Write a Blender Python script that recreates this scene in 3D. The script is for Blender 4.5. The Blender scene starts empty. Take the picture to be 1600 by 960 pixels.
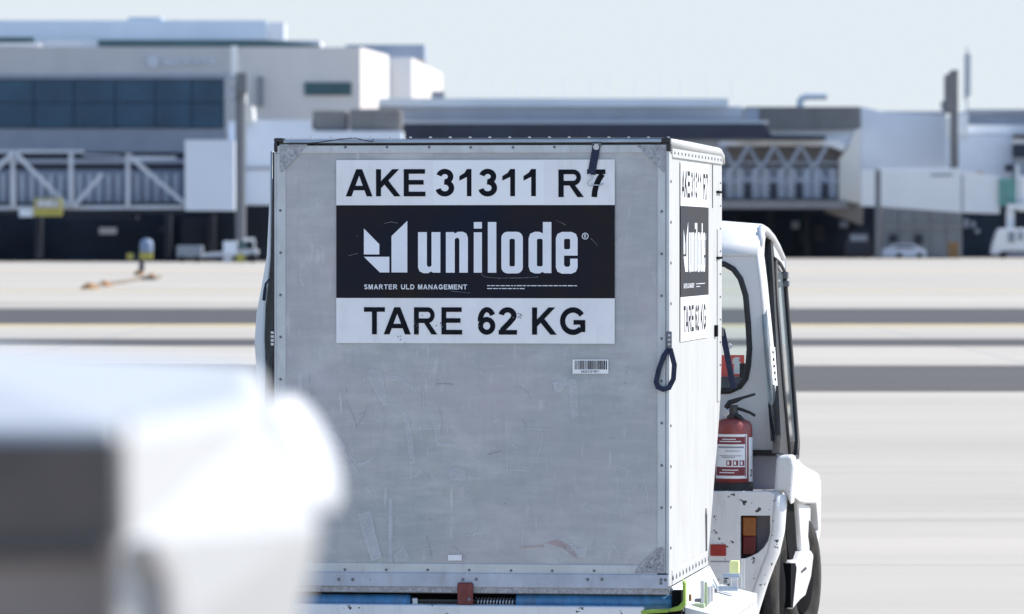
import bpy, bmesh, math, random
from mathutils import Vector, Matrix
from mathutils.geometry import tessellate_polygon
random.seed(7)
sc = bpy.context.scene
COL = sc.collection
# ------------------------------------------------------------------ camera
F = 8625.0                      # focal length in photo pixels (1600 wide)
CAM_Z = 1.75
PITCH = -math.atan(100.0 / F)
cam_d = bpy.data.cameras.new('camera'); cam = bpy.data.objects.new('camera', cam_d); COL.objects.link(cam)
cam_d.sensor_width = 36.0; cam_d.lens = F / 1600 * 36.0
cam_d.clip_start = 0.1; cam_d.clip_end = 20000
cam.location = (0, 0, CAM_Z); cam.rotation_euler = (math.pi / 2 + PITCH, 0, 0)
cam_d.dof.use_dof = True; cam_d.dof.focus_distance = 20.6; cam_d.dof.aperture_fstop = 7.6
sc.camera = cam
# ------------------------------------------------------------------ sky, sun, exposure
SUN_EL = math.radians(43); SUN_AZ = math.radians(72)      # azimuth from +Y towards +X
w = bpy.data.worlds.new('World'); sc.world = w; w.use_nodes = True
nt = w.node_tree; bg = nt.nodes['Background']
sky = nt.nodes.new('ShaderNodeTexSky'); sky.sky_type = 'NISHITA'; sky.sun_disc = False
sky.sun_elevation = SUN_EL; sky.sun_rotation = SUN_AZ
sky.air_density = 1.0; sky.dust_density = 0.2; sky.ozone_density = 2.0; sky.altitude = 0
wtc = nt.nodes.new('ShaderNodeTexCoord'); wsx = nt.nodes.new('ShaderNodeSeparateXYZ'); nt.links.new(wtc.outputs['Generated'], wsx.inputs[0])
wmr = nt.nodes.new('ShaderNodeMapRange'); wmr.interpolation_type = 'SMOOTHSTEP'      # pale haze band all round the horizon
for i_, v_ in ((1, 0.04), (2, 0.30), (3, 1.0), (4, 0.0)): wmr.inputs[i_].default_value = v_
nt.links.new(wsx.outputs[2], wmr.inputs[0]); wmx = nt.nodes.new('ShaderNodeMixRGB'); nt.links.new(wmr.outputs[0], wmx.inputs[0])
nt.links.new(sky.outputs[0], wmx.inputs[1]); wmx.inputs[2].default_value = (2.90, 3.18, 3.41, 1); nt.links.new(wmx.outputs[0], bg.inputs[0]); bg.inputs[1].default_value = 0.15
sd = bpy.data.lights.new('sun', 'SUN'); sd.energy = 3.5; sd.angle = math.radians(0.5); sd.color = (1.0, 0.93, 0.83)
sun = bpy.data.objects.new('sun', sd); COL.objects.link(sun)
SDIR = Vector((math.sin(SUN_AZ) * math.cos(SUN_EL), math.cos(SUN_AZ) * math.cos(SUN_EL), math.sin(SUN_EL)))
sun.rotation_euler = (-SDIR).to_track_quat('-Z', 'Y').to_euler(); sun.location = SDIR * 50 + Vector((0, 20, 0))
sc.view_settings.view_transform = 'Standard'; sc.view_settings.look = 'None'
sc.view_settings.exposure = 0.82; sc.view_settings.gamma = 1.0; sc.view_settings.use_curve_mapping = False
sc.render.film_transparent = False
# ------------------------------------------------------------------ pixel geometry
C0 = Vector((0, 0, CAM_Z))
FW = Vector((0, math.cos(PITCH), math.sin(PITCH))); UP = Vector((0, -math.sin(PITCH), math.cos(PITCH)))
def ray(px, py): return FW + Vector((1, 0, 0)) * ((px - 800) / F) + UP * ((480 - py) / F)
def at(px, py, Y):
    d = ray(px, py); return C0 + d * (Y / d.y)
TH = math.radians(7.84)
U = Vector((math.cos(TH), -math.sin(TH), 0)); V = Vector((math.sin(TH), math.cos(TH), 0))
_o = at(1045, 918, 20.0); ORG = Vector((_o.x, _o.y, 0)); ZB = _o.z
def rig(u, v, z): return ORG + U * u + V * v + Vector((0, 0, z))
def R(px, py, v):               # picture point on the rig plane v = const -> (u, v, z)
    d = ray(px, py); t = (v - (C0 - ORG).dot(V)) / d.dot(V); P = C0 + d * t
    return Vector(((P - ORG).dot(U), v, P.z))
def S(px, py, u, b=0.0, z0=0.0):  # picture point on the rig plane u = const + b * (z - z0)
    d = ray(px, py); k = C0 - ORG
    t = (u + b * (C0.z - z0) - k.dot(U)) / (d.dot(U) - b * d.z); P = C0 + d * t
    return Vector(((P - ORG).dot(U), (P - ORG).dot(V), P.z))
# ------------------------------------------------------------------ materials
def M(name, col, rough=0.5, metal=0.0, var=0.12, scale=4.0, stretch=(1, 1, 1), chips=0.0, chip_scale=14.0, chip_col=(0.03, 0.03, 0.035),
      bump=0.0, streak=0.0, col2=None, spec=None, dirt=0.0):
    m = bpy.data.materials.new(name); m.use_nodes = True; t = m.node_tree; N = t.nodes; L = t.links
    b = N['Principled BSDF']; b.inputs['Roughness'].default_value = rough; b.inputs['Metallic'].default_value = metal
    if spec is not None: b.inputs['Specular IOR Level'].default_value = spec
    tc = N.new('ShaderNodeTexCoord'); mp = N.new('ShaderNodeMapping'); mp.inputs['Scale'].default_value = stretch
    L.new(tc.outputs['Object'], mp.inputs[0])
    no = N.new('ShaderNodeTexNoise'); no.inputs['Scale'].default_value = scale; no.inputs['Detail'].default_value = 6; no.inputs['Roughness'].default_value = 0.6
    L.new(mp.outputs[0], no.inputs['Vector'])
    cr = N.new('ShaderNodeValToRGB'); cr.color_ramp.elements[0].position = 0.3; cr.color_ramp.elements[1].position = 0.7
    lo = col2 if col2 else tuple(c * (1 - var) for c in col)
    hi = col if col2 else tuple(min(1, c * (1 + var)) for c in col)
    cr.color_ramp.elements[0].color = (*lo, 1); cr.color_ramp.elements[1].color = (*hi, 1)
    L.new(no.outputs['Fac'], cr.inputs[0]); out = cr.outputs[0]
    if dirt:
        n2 = N.new('ShaderNodeTexNoise'); n2.inputs['Scale'].default_value = 9.0; n2.inputs['Detail'].default_value = 9; n2.inputs['Roughness'].default_value = 0.75
        mp2 = N.new('ShaderNodeMapping'); mp2.inputs['Scale'].default_value = (1.6, 1.6, 0.35); L.new(tc.outputs['Object'], mp2.inputs[0]); L.new(mp2.outputs[0], n2.inputs['Vector'])
        r2 = N.new('ShaderNodeMapRange'); r2.inputs[1].default_value = 0.52; r2.inputs[2].default_value = 0.72; r2.inputs[3].default_value = 0; r2.inputs[4].default_value = dirt
        L.new(n2.outputs['Fac'], r2.inputs[0])
        mx = N.new('ShaderNodeMixRGB'); L.new(r2.outputs[0], mx.inputs[0]); L.new(out, mx.inputs[1]); mx.inputs[2].default_value = (0.22, 0.19, 0.16, 1); out = mx.outputs[0]
    if chips:
        vo = N.new('ShaderNodeTexNoise'); vo.inputs['Scale'].default_value = chip_scale; vo.inputs['Detail'].default_value = 4; vo.inputs['Roughness'].default_value = 0.65
        L.new(tc.outputs['Object'], vo.inputs['Vector'])
        r3 = N.new('ShaderNodeMapRange'); r3.inputs[1].default_value = chips; r3.inputs[2].default_value = chips + 0.02; L.new(vo.outputs['Fac'], r3.inputs[0])
        mx = N.new('ShaderNodeMixRGB'); L.new(r3.outputs[0], mx.inputs[0]); L.new(out, mx.inputs[1]); mx.inputs[2].default_value = (*chip_col, 1); out = mx.outputs[0]
    L.new(out, b.inputs['Base Color'])
    if bump:
        bu = N.new('ShaderNodeBump'); bu.inputs['Strength'].default_value = bump; bu.inputs['Distance'].default_value = 0.01
        L.new(no.outputs['Fac'], bu.inputs['Height']); L.new(bu.outputs[0], b.inputs['Normal'])
    return m
def glass(name, tint, gloss=0.12):
    m = bpy.data.materials.new(name); m.use_nodes = True; t = m.node_tree; N = t.nodes; L = t.links
    N.remove(N['Principled BSDF']); o = N['Material Output']
    tr = N.new('ShaderNodeBsdfTransparent'); tr.inputs[0].default_value = (*tint, 1)
    gl = N.new('ShaderNodeBsdfGlossy'); gl.inputs['Roughness'].default_value = 0.03
    fr = N.new('ShaderNodeFresnel'); fr.inputs[0].default_value = 1.5
    mx = N.new('ShaderNodeMixShader'); L.new(fr.outputs[0], mx.inputs[0]); L.new(tr.outputs[0], mx.inputs[1]); L.new(gl.outputs[0], mx.inputs[2])
    L.new(mx.outputs[0], o.inputs[0]); return m
def panel_metal():              # brushed, scratched aluminium sheet of the container
    m = bpy.data.materials.new('scuffed aluminium sheet'); m.use_nodes = True; t = m.node_tree; N = t.nodes; L = t.links
    b = N['Principled BSDF']; tc = N.new('ShaderNodeTexCoord')
    def noise(scale, st, det=5, ro=0.6, rot=0):
        mp = N.new('ShaderNodeMapping'); mp.inputs['Scale'].default_value = st; mp.inputs['Rotation'].default_value = (0, rot, 0); L.new(tc.outputs['Object'], mp.inputs[0])
        n = N.new('ShaderNodeTexNoise'); n.inputs['Scale'].default_value = scale; n.inputs['Detail'].default_value = det; n.inputs['Roughness'].default_value = ro
        L.new(mp.outputs[0], n.inputs['Vector']); return n.outputs['Fac']
    def rng(s, a, c, lo, hi):
        r = N.new('ShaderNodeMapRange'); r.inputs[1].default_value = a; r.inputs[2].default_value = c; r.inputs[3].default_value = lo; r.inputs[4].default_value = hi
        L.new(s, r.inputs[0]); return r.outputs[0]
    def mix(f, a, c):
        x = N.new('ShaderNodeMixRGB')
        for s, i in ((f, 0), (a, 1), (c, 2)):
            if isinstance(s, tuple): x.inputs[i].default_value = (*s, 1)
            else: L.new(s, x.inputs[i])
        return x.outputs[0]
    c = mix(rng(noise(2.2, (1, 1, 1)), .35, .65, 0, 1), (0.345, 0.375, 0.385), (0.44, 0.425, 0.445))
    c = mix(rng(noise(7, (1, 1, 5)), .45, .72, 0, .35), c, (0.55, 0.56, 0.58))
    c = mix(rng(noise(9, (6, 1, 1)), .5, .75, 0, .3), c, (0.29, 0.31, 0.34))
    c = mix(rng(noise(30, (1, 1, 9), 3, .7), .58, .75, 0, .35), c, (0.62, 0.63, 0.65))
    c = mix(rng(noise(26, (8, 1, 1), 3, .7), .6, .75, 0, .3), c, (0.6, 0.6, 0.62))
    c = mix(rng(noise(5, (9, 1, 1.2), 2, .5, .9), .66, .72, 0, .35), c, (0.68, 0.68, 0.69))
    c = mix(rng(noise(3.2, (1, 1, 1.4), 8, .62, .4), .54, .70, 0, .42), c, (0.60, 0.61, 0.63))
    c = mix(rng(noise(1.1, (1, 1, .8), 3, .5), .45, .65, 0, .35), c, (0.30, 0.325, 0.36))
    c = mix(rng(noise(6.5, (1.8, 1, .7), 9, .7, -.5), .60, .68, 0, .30), c, (0.66, 0.66, 0.68))
    c = mix(rng(noise(45, (1, 1, 1), 2), .76, .79, 0, .8), c, (0.06, 0.06, 0.065))
    L.new(c, b.inputs['Base Color']); b.inputs['Metallic'].default_value = 0.35
    L.new(rng(noise(12, (1, 1, 4)), .3, .7, .38, .6), b.inputs['Roughness'])
    bu = N.new('ShaderNodeBump'); bu.inputs['Strength'].default_value = 0.5; bu.inputs['Distance'].default_value = 0.006
    L.new(noise(3, (1, 1, 1)), bu.inputs['Height']); L.new(bu.outputs[0], b.inputs['Normal'])
    return m
def ground_mat():
    m = bpy.data.materials.new('apron concrete'); m.use_nodes = True; t = m.node_tree; N = t.nodes; L = t.links
    b = N['Principled BSDF']; b.inputs['Roughness'].default_value = 0.85; tc = N.new('ShaderNodeTexCoord')
    def noise(scale, st):
        mp = N.new('ShaderNodeMapping'); mp.inputs['Scale'].default_value = st; L.new(tc.outputs['Object'], mp.inputs[0])
        n = N.new('ShaderNodeTexNoise'); n.inputs['Scale'].default_value = scale; n.inputs['Detail'].default_value = 7; n.inputs['Roughness'].default_value = .62
        L.new(mp.outputs[0], n.inputs['Vector']); return n.outputs['Fac']
    def ramp(s, a, c, lo, hi):
        r = N.new('ShaderNodeMapRange'); r.inputs[1].default_value = a; r.inputs[2].default_value = c; r.inputs[3].default_value = lo; r.inputs[4].default_value = hi
        L.new(s, r.inputs[0]); return r.outputs[0]
    br = N.new('ShaderNodeTexBrick'); br.offset = 0; br.inputs['Scale'].default_value = 1; br.inputs['Mortar Size'].default_value = 0.035
    br.inputs['Brick Width'].default_value = 7.5; br.inputs['Row Height'].default_value = 6.0
    br.inputs['Color1'].default_value = (0.488, 0.440, 0.368, 1); br.inputs['Color2'].default_value = (0.462, 0.420, 0.356, 1); br.inputs['Mortar'].default_value = (0.34, 0.33, 0.31, 1)
    L.new(tc.outputs['Object'], br.inputs['Vector'])
    def mul(c, f):
        x = N.new('ShaderNodeMixRGB'); x.blend_type = 'MULTIPLY'; x.inputs[0].default_value = 1; L.new(c, x.inputs[1]); L.new(f, x.inputs[2]); return x.outputs[0]
    c = mul(br.outputs[0], ramp(noise(.12, (.25, 1, 1)), .3, .7, .86, 1.08))
    c = mul(c, ramp(noise(1.2, (.12, 1, 1)), .35, .7, .965, 1.02))
    c = mul(c, ramp(noise(2.5, (.1, 1.2, 1)), .66, .78, 1.0, .8))
    c = mul(c, ramp(noise(.055, (.12, 1, 1)), .38, .62, .84, 1.06)); c = mul(c, ramp(noise(.5, (.05, 1, 1)), .56, .72, 1.0, .92)); c = mul(c, ramp(noise(3.0, (1, .35, 1)), .70, .76, 1.0, .7))
    L.new(c, b.inputs['Base Color']); return m
MT = {}
def mm(key, *a, **k):
    MT[key] = M(key, *a, **k); return MT[key]
mm('white_paint', (0.64, 0.65, 0.66), .38, var=.03, scale=2, chips=.67, chip_scale=26, dirt=.35)
mm('white_clean', (0.66, 0.67, 0.68), .35, var=.03, scale=2, dirt=.12)
mm('white_chipped', (0.72, 0.73, 0.74), .45, var=.05, scale=6, chips=.635, chip_scale=24, dirt=.3)
mm('black_rubber', (0.02, 0.02, 0.022), .6, var=.3, scale=20)
mm('tyre', (0.032, 0.031, 0.03), .9, var=.35, scale=18, bump=.4, dirt=.3, spec=.2)
mm('dark_well', (0.010, 0.010, 0.011), 1.0, spec=.05)
mm('navy_web', (0.014, 0.021, 0.055), .8, var=.3, scale=60)
mm('steel', (0.52, 0.54, 0.57), .35, .8, var=.12, scale=15)
mm('rail', (0.30, 0.37, 0.46), .38, .55, var=.2, scale=8, stretch=(1, 1, 6))
mm('frame_alu', (0.50, 0.53, 0.55), .45, .3, var=.1, scale=9, dirt=.3)
mm('sill_alu', (0.40, 0.44, 0.52), .45, .35, var=.15, scale=9, chips=.72, chip_scale=30, dirt=.5)
mm('gusset', (0.33, 0.34, 0.37), .5, .4, var=.35, scale=90, dirt=.5)
mm('side_alu', (0.50, 0.505, 0.50), .5, .15, var=.06, scale=5, stretch=(1, 1, .3), dirt=.35, chips=.74, chip_scale=26)
mm('rivet', (0.16, 0.17, 0.19), .5, .5)
mm('placard_white', (0.78, 0.785, 0.81), .5, var=.05, scale=7, chips=.74, chip_scale=34, dirt=.16)
mm('placard_white_new', (0.82, 0.84, 0.86), .45, var=.03, scale=7)
mm('placard_navy', (0.004, 0.009, 0.024), .45, var=.5, scale=3.2, col2=(0.019, 0.012, 0.009), spec=.14)
mm('print_black', (0.006, 0.0075, 0.013), .5, var=.3, scale=20, spec=.1)
mm('print_pale', (0.76, 0.79, 0.85), .5, var=.05, scale=8)
mm('curtain', (0.50, 0.56, 0.60), .5, var=.08, scale=3, stretch=(1, 1, .3))
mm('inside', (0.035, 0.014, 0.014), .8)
mm('blue_roller', (0.055, 0.19, 0.36), .35, var=.3, scale=12, stretch=(4, 1, 1), dirt=.4)
mm('red_paint', (0.16, 0.022, 0.018), .55, var=.3, scale=25, dirt=.4)
mm('fin_pale', (0.42, 0.48, 0.58), .6, var=.05)
mm('cab_glass', (0.10, 0.27, 0.25), .25, var=.3, scale=.6)
mm('hose_tan', (0.20, 0.17, 0.13), .8, var=.3, scale=1)
mm('drum_blue', (0.17, 0.23, 0.34), .6, var=.1)
mm('green_grey', (0.33, 0.42, 0.25), .5, var=.1)
mm('green_yellow', (0.24, 0.37, 0.05), .5, var=.15, scale=20, chips=.64, chip_scale=50)
mm('pale_yellow', (0.72, 0.78, 0.36), .5, var=.08, scale=20)
mm('red_body', (0.27, 0.055, 0.05), .42, var=.2, scale=14, dirt=.4)
mm('red_print', (0.20, 0.028, 0.04), .5, var=.25, scale=40)
mm('lamp_amber', (0.30, 0.10, 0.02), .25, var=.2, scale=30)
mm('lamp_red', (0.12, 0.008, 0.01), .25, var=.2, scale=30)
mm('reflector', (0.34, 0.03, 0.025), .3, var=.2, scale=90)
mm('grey_inner', (0.28, 0.28, 0.32), .6, var=.1)
mm('spring', (0.10, 0.09, 0.08), .5, .6)
def sheet_mat(name, col):
    m = bpy.data.materials.new(name); m.use_nodes = True; N = m.node_tree.nodes; L = m.node_tree.links; N.remove(N['Principled BSDF'])
    d = N.new('ShaderNodeBsdfDiffuse'); t = N.new('ShaderNodeBsdfTranslucent'); x = N.new('ShaderNodeMixShader'); x.inputs[0].default_value = .75
    d.inputs[0].default_value = t.inputs[0].default_value = (*col, 1); L.new(d.outputs[0], x.inputs[1]); L.new(t.outputs[0], x.inputs[2]); L.new(x.outputs[0], N['Material Output'].inputs[0]); return m
MT['sticker_red'] = sheet_mat('thin red sticker', (.85, .13, .11)); MT['sticker_white'] = sheet_mat('thin white sticker', (.8, .8, .8))
MT['panel'] = panel_metal(); MT['ground'] = ground_mat()
MT['glass'] = glass('clear glass', (0.90, 0.95, 0.95))
MT['glass_dark'] = glass('tinted glass', (0.84, 0.89, 0.90))
# background
mm('terminal_wall', (0.55, 0.53, 0.52), .8, var=.06, scale=.3, stretch=(1, 1, .3))
mm('wing_wall', (0.66, 0.62, 0.585), .8, var=.05, scale=.3, stretch=(1, 1, .3))
mm('wing_side', (0.46, 0.455, 0.45), .8, var=.04, scale=.3)
mm('roof_blue', (0.48, 0.55, 0.62), .6, var=.08, scale=.2, stretch=(1, 1, .1))
mm('roof_pale', (0.60, 0.63, 0.67), .6, var=.05, scale=.2)
mm('green_dark', (0.03, 0.085, 0.10), .4, var=.2, scale=.3)
mm('window_bar', (0.032, 0.075, 0.118), .4, spec=.2)
mm('window_teal', (0.034, 0.085, 0.135), .25, var=.25, scale=.25, spec=.3)
mm('slate_strip', (0.31, 0.325, 0.37), .7, var=.08, scale=.5)
mm('panel_white', (0.64, 0.70, 0.78), .6, var=.04, scale=.2)
mm('white_lit', (0.62, 0.61, 0.57), .6, var=.03, scale=.4)
mm('concrete_grey', (0.185, 0.18, 0.178), .85, var=.12, scale=.6)
mm('concrete_mid', (0.24, 0.25, 0.27), .85, var=.1, scale=.6)
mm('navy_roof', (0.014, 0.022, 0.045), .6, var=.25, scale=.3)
mm('undercroft', (0.008, 0.016, 0.030), .9, var=.5, scale=.25)  # near-black navy puts the shade under the buildings into the colour
mm('undercroft_pier', (0.024, 0.030, 0.044), .9, var=.3, scale=.3)  # the same shade put into the colour, slightly lighter, for piers and fittings
mm('truss_white', (0.46, 0.50, 0.56), .5, var=.05, scale=.5)
mm('truss_grey', (0.30, 0.34, 0.41), .5, var=.08, scale=.5)
mm('blue_grey', (0.33, 0.38, 0.46), .6, var=.1, scale=.4)
mm('corrugated', (0.20, 0.24, 0.32), .6, var=.1, scale=.5)
mm('mast_grey', (0.14, 0.15, 0.165), .6, var=.1)
mm('bridge_white', (0.70, 0.72, 0.73), .5, var=.03, scale=.2, dirt=.1)
mm('shed', (0.16, 0.19, 0.23), .7, var=.1, scale=.4)
mm('vehicle_grey', (0.20, 0.23, 0.27), .5, var=.1)
mm('vehicle_white', (0.50, 0.52, 0.56), .45, var=.05)
mm('sign_yellow', (0.36, 0.33, 0.07), .6, var=.1, scale=2)
mm('sign_grey', (0.40, 0.40, 0.40), .6, var=.1, scale=2)
mm('orange', (0.32, 0.165, 0.06), .6, var=.1)
mm('asphalt', (0.062, 0.056, 0.052), .9, var=.18, scale=.5, stretch=(.08, 1, 1))
mm('asphalt_old', (0.077, 0.069, 0.062), .9, var=.22, scale=.9, stretch=(.04, 1, 1))
mm('line_yellow', (0.50, 0.40, 0.22), .85, var=.1, scale=1)
mm('line_faint', (0.48, 0.41, 0.29), .85, var=.1, scale=1)
mm('housing_slot', (0.34, 0.33, 0.33), .6)
mm('housing_white', (0.49, 0.49, 0.485), .4, var=.03, scale=6)
mm('knob_white', (0.74, 0.75, 0.76), .4, var=.02)
mm('housing_dark', (0.085, 0.070, 0.064), .6, var=.2, scale=12)
mm('housing_grey', (0.20, 0.17, 0.155), .6, var=.25, scale=12)
# ------------------------------------------------------------------ mesh helpers
OFF = {}
class MB:
    def __init__(s): s.v = []; s.f = []
    def add(s, vs, fs):
        n = len(s.v); s.v += [Vector(p) for p in vs]; s.f += [tuple(i + n for i in f) for f in fs]; return s
    def box(s, a, b):
        x0, y0, z0 = a; x1, y1, z1 = b
        return s.add([(x0, y0, z0), (x1, y0, z0), (x1, y1, z0), (x0, y1, z0), (x0, y0, z1), (x1, y0, z1), (x1, y1, z1), (x0, y1, z1)],
                     [(3, 2, 1, 0), (4, 5, 6, 7), (0, 1, 5, 4), (1, 2, 6, 5), (2, 3, 7, 6), (3, 0, 4, 7)])
    def poly(s, loops, d=None):      # loops of 3D points (outer first, then holes); d = extrusion vector
        loops = [[Vector(p) for p in l] for l in loops]; flat = [p for l in loops for p in l]
        tris = tessellate_polygon(loops); n = len(flat)
        if d is None: return s.add(flat, [tuple(t) for t in tris])
        d = Vector(d); fs = [tuple(t) for t in tris] + [tuple(i + n for i in reversed(t)) for t in tris]; k = 0
        for l in loops:
            m = len(l)
            for i in range(m):
                a = k + i; b = k + (i + 1) % m; fs.append((a, b, b + n, a + n))
            k += m
        return s.add(flat + [p + d for p in flat], fs)
    def tube(s, path, r, n=10, cap=True):
        path = [Vector(p) for p in path]; rs = r if isinstance(r, (list, tuple)) else [r] * len(path); base = len(s.v); prev = None
        for i, p in enumerate(path):
            d = (path[min(i + 1, len(path) - 1)] - path[max(i - 1, 0)]).normalized()
            if prev is None:
                a = d.orthogonal().normalized()
            else: a = (prev - d * prev.dot(d)).normalized()
            prev = a; b = d.cross(a)
            for k in range(n):
                t = 2 * math.pi * k / n; s.v.append(p + (a * math.cos(t) + b * math.sin(t)) * rs[i])
        for i in range(len(path) - 1):
            for k in range(n):
                q = base + i * n; s.f.append((q + k, q + (k + 1) % n, q + n + (k + 1) % n, q + n + k))
        if cap:
            s.f.append(tuple(base + k for k in reversed(range(n)))); s.f.append(tuple(base + (len(path) - 1) * n + k for k in range(n)))
        return s
    def bar(s, a, b, wx, wy, upv=(0, 0, 1)):   # rectangular bar
        a = Vector(a); b = Vector(b); d = (b - a).normalized(); x = d.cross(Vector(upv))
        if x.length < 1e-4: x = d.cross(Vector((0, 1, 0)))
        x.normalize(); y = x.cross(d); x *= wx / 2; y *= wy / 2
        return s.add([a - x - y, a + x - y, a + x + y, a - x + y, b - x - y, b + x - y, b + x + y, b - x + y],
                     [(3, 2, 1, 0), (4, 5, 6, 7), (0, 1, 5, 4), (1, 2, 6, 5), (2, 3, 7, 6), (3, 0, 4, 7)])
    def lathe(s, prof, c, ax='z', n=24):
        base = len(s.v); c = Vector(c)
        for r, h in prof:
            for k in range(n):
                t = 2 * math.pi * k / n; x, y = r * math.cos(t), r * math.sin(t)
                s.v.append(c + (Vector((x, y, h)) if ax == 'z' else Vector((h, x, y)) if ax == 'x' else Vector((x, h, y))))
        for i in range(len(prof) - 1):
            for k in range(n):
                q = base + i * n; s.f.append((q + k, q + (k + 1) % n, q + n + (k + 1) % n, q + n + k))
        s.f.append(tuple(base + k for k in reversed(range(n)))); s.f.append(tuple(base + (len(prof) - 1) * n + k for k in range(n)))
        return s
    def grid(s, rows):
        base = len(s.v); m = len(rows[0])
        for r in rows: s.v += [Vector(p) for p in r]
        for i in range(len(rows) - 1):
            for j in range(m - 1):
                q = base + i * m + j; s.f.append((q, q + 1, q + m + 1, q + m))
        return s
    def build(s, name, mat, parent=None, bevel=0.0, smooth=False, solid=0.0, seg=2):
        off = OFF.get(parent.name, Vector((0, 0, 0))) if parent else Vector((0, 0, 0))
        me = bpy.data.meshes.new(name); me.from_pydata([tuple(p - off) for p in s.v], [], s.f)
        bm = bmesh.new(); bm.from_mesh(me); bmesh.ops.recalc_face_normals(bm, faces=bm.faces[:]); bm.to_mesh(me); bm.free()
        me.materials.append(MT[mat] if isinstance(mat, str) else mat)
        o = bpy.data.objects.new(name, me); COL.objects.link(o)
        if parent: o.parent = parent; OFF[o.name] = off
        if smooth:
            for p in me.polygons: p.use_smooth = True
        if solid:
            q = o.modifiers.new('solid', 'SOLIDIFY'); q.thickness = solid; q.offset = 0
        if bevel:
            q = o.modifiers.new('bevel', 'BEVEL'); q.width = bevel; q.segments = seg; q.limit_method = 'ANGLE'; q.angle_limit = math.radians(35)
        return o
def tag(o, label=None, cat=None, group=None, kind=None):
    if label: o['label'] = label
    if cat: o['category'] = cat
    if group: o['group'] = group
    if kind: o['kind'] = kind
    return o
def root(name, loc, label, cat, group=None):            # world-aligned thing
    o = bpy.data.objects.new(name, None); COL.objects.link(o); o.location = loc; OFF[o.name] = Vector(loc); o.empty_display_size = .2
    return tag(o, label, cat, group)
def rroot(name, loc, label, cat, group=None):           # thing in the rig's frame (u, v, z)
    o = bpy.data.objects.new(name, None); COL.objects.link(o); o.location = rig(*loc); o.rotation_euler = (0, 0, -TH); OFF[o.name] = Vector(loc); o.empty_display_size = .2
    return tag(o, label, cat, group)
def rest(mb):                                            # recentre a single-mesh thing: move its origin to its base
    xs = [p.x for p in mb.v]; ys = [p.y for p in mb.v]; zs = [p.z for p in mb.v]
    return Vector(((min(xs) + max(xs)) / 2, (min(ys) + max(ys)) / 2, min(zs)))
def lone(mb, name, mat, label, cat, group=None, **k):
    c = rest(mb); mb.v = [p - c for p in mb.v]; o = mb.build(name, mat, None, **k); o.location = c
    return tag(o, label, cat, group)
def bb(px0, py0, px1, py1, Y, dep, mb=None):             # box whose front face covers that picture rectangle at distance Y
    mb = mb or MB(); a = at(px0, py1, Y); b = at(px1, py0, Y)
    return mb.box((a.x, Y, a.z), (b.x, Y + dep, b.z))
def strip2(path, wd):                                     # constant-width mitred ribbon in 2D -> list of quads
    P = [Vector(p) for p in path]; L_ = []; R_ = []
    for i, p in enumerate(P):
        d0 = (p - P[i - 1]).normalized() if i else None; d1 = (P[i + 1] - p).normalized() if i < len(P) - 1 else None
        d0 = d0 or d1; d1 = d1 or d0; n0 = Vector((-d0.y, d0.x)); n1 = Vector((-d1.y, d1.x)); n = (n0 + n1).normalized()
        k = wd / 2 / max(.35, n.dot(n0)); L_.append(p + n * k); R_.append(p - n * k)
    return [[L_[i], R_[i], R_[i + 1], L_[i + 1]] for i in range(len(P) - 1)]
def arc(cx, cy, rx, ry, a0, a1, n=14):
    return [(cx + rx * math.cos(math.radians(a0 + (a1 - a0) * i / n)), cy + ry * math.sin(math.radians(a0 + (a1 - a0) * i / n))) for i in range(n + 1)]
def rr(x0, y0, x1, y1, r, n=4):                           # rounded rectangle loop
    p = []
    for cx, cy, a in ((x1 - r, y1 - r, 0), (x0 + r, y1 - r, 90), (x0 + r, y0 + r, 180), (x1 - r, y0 + r, 270)):
        p += arc(cx, cy, r, r, a, a + 90, n)
    return p
def box2(x0, y0, x1, y1): return [(x0, y0), (x1, y0), (x1, y1), (x0, y1)]
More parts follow.
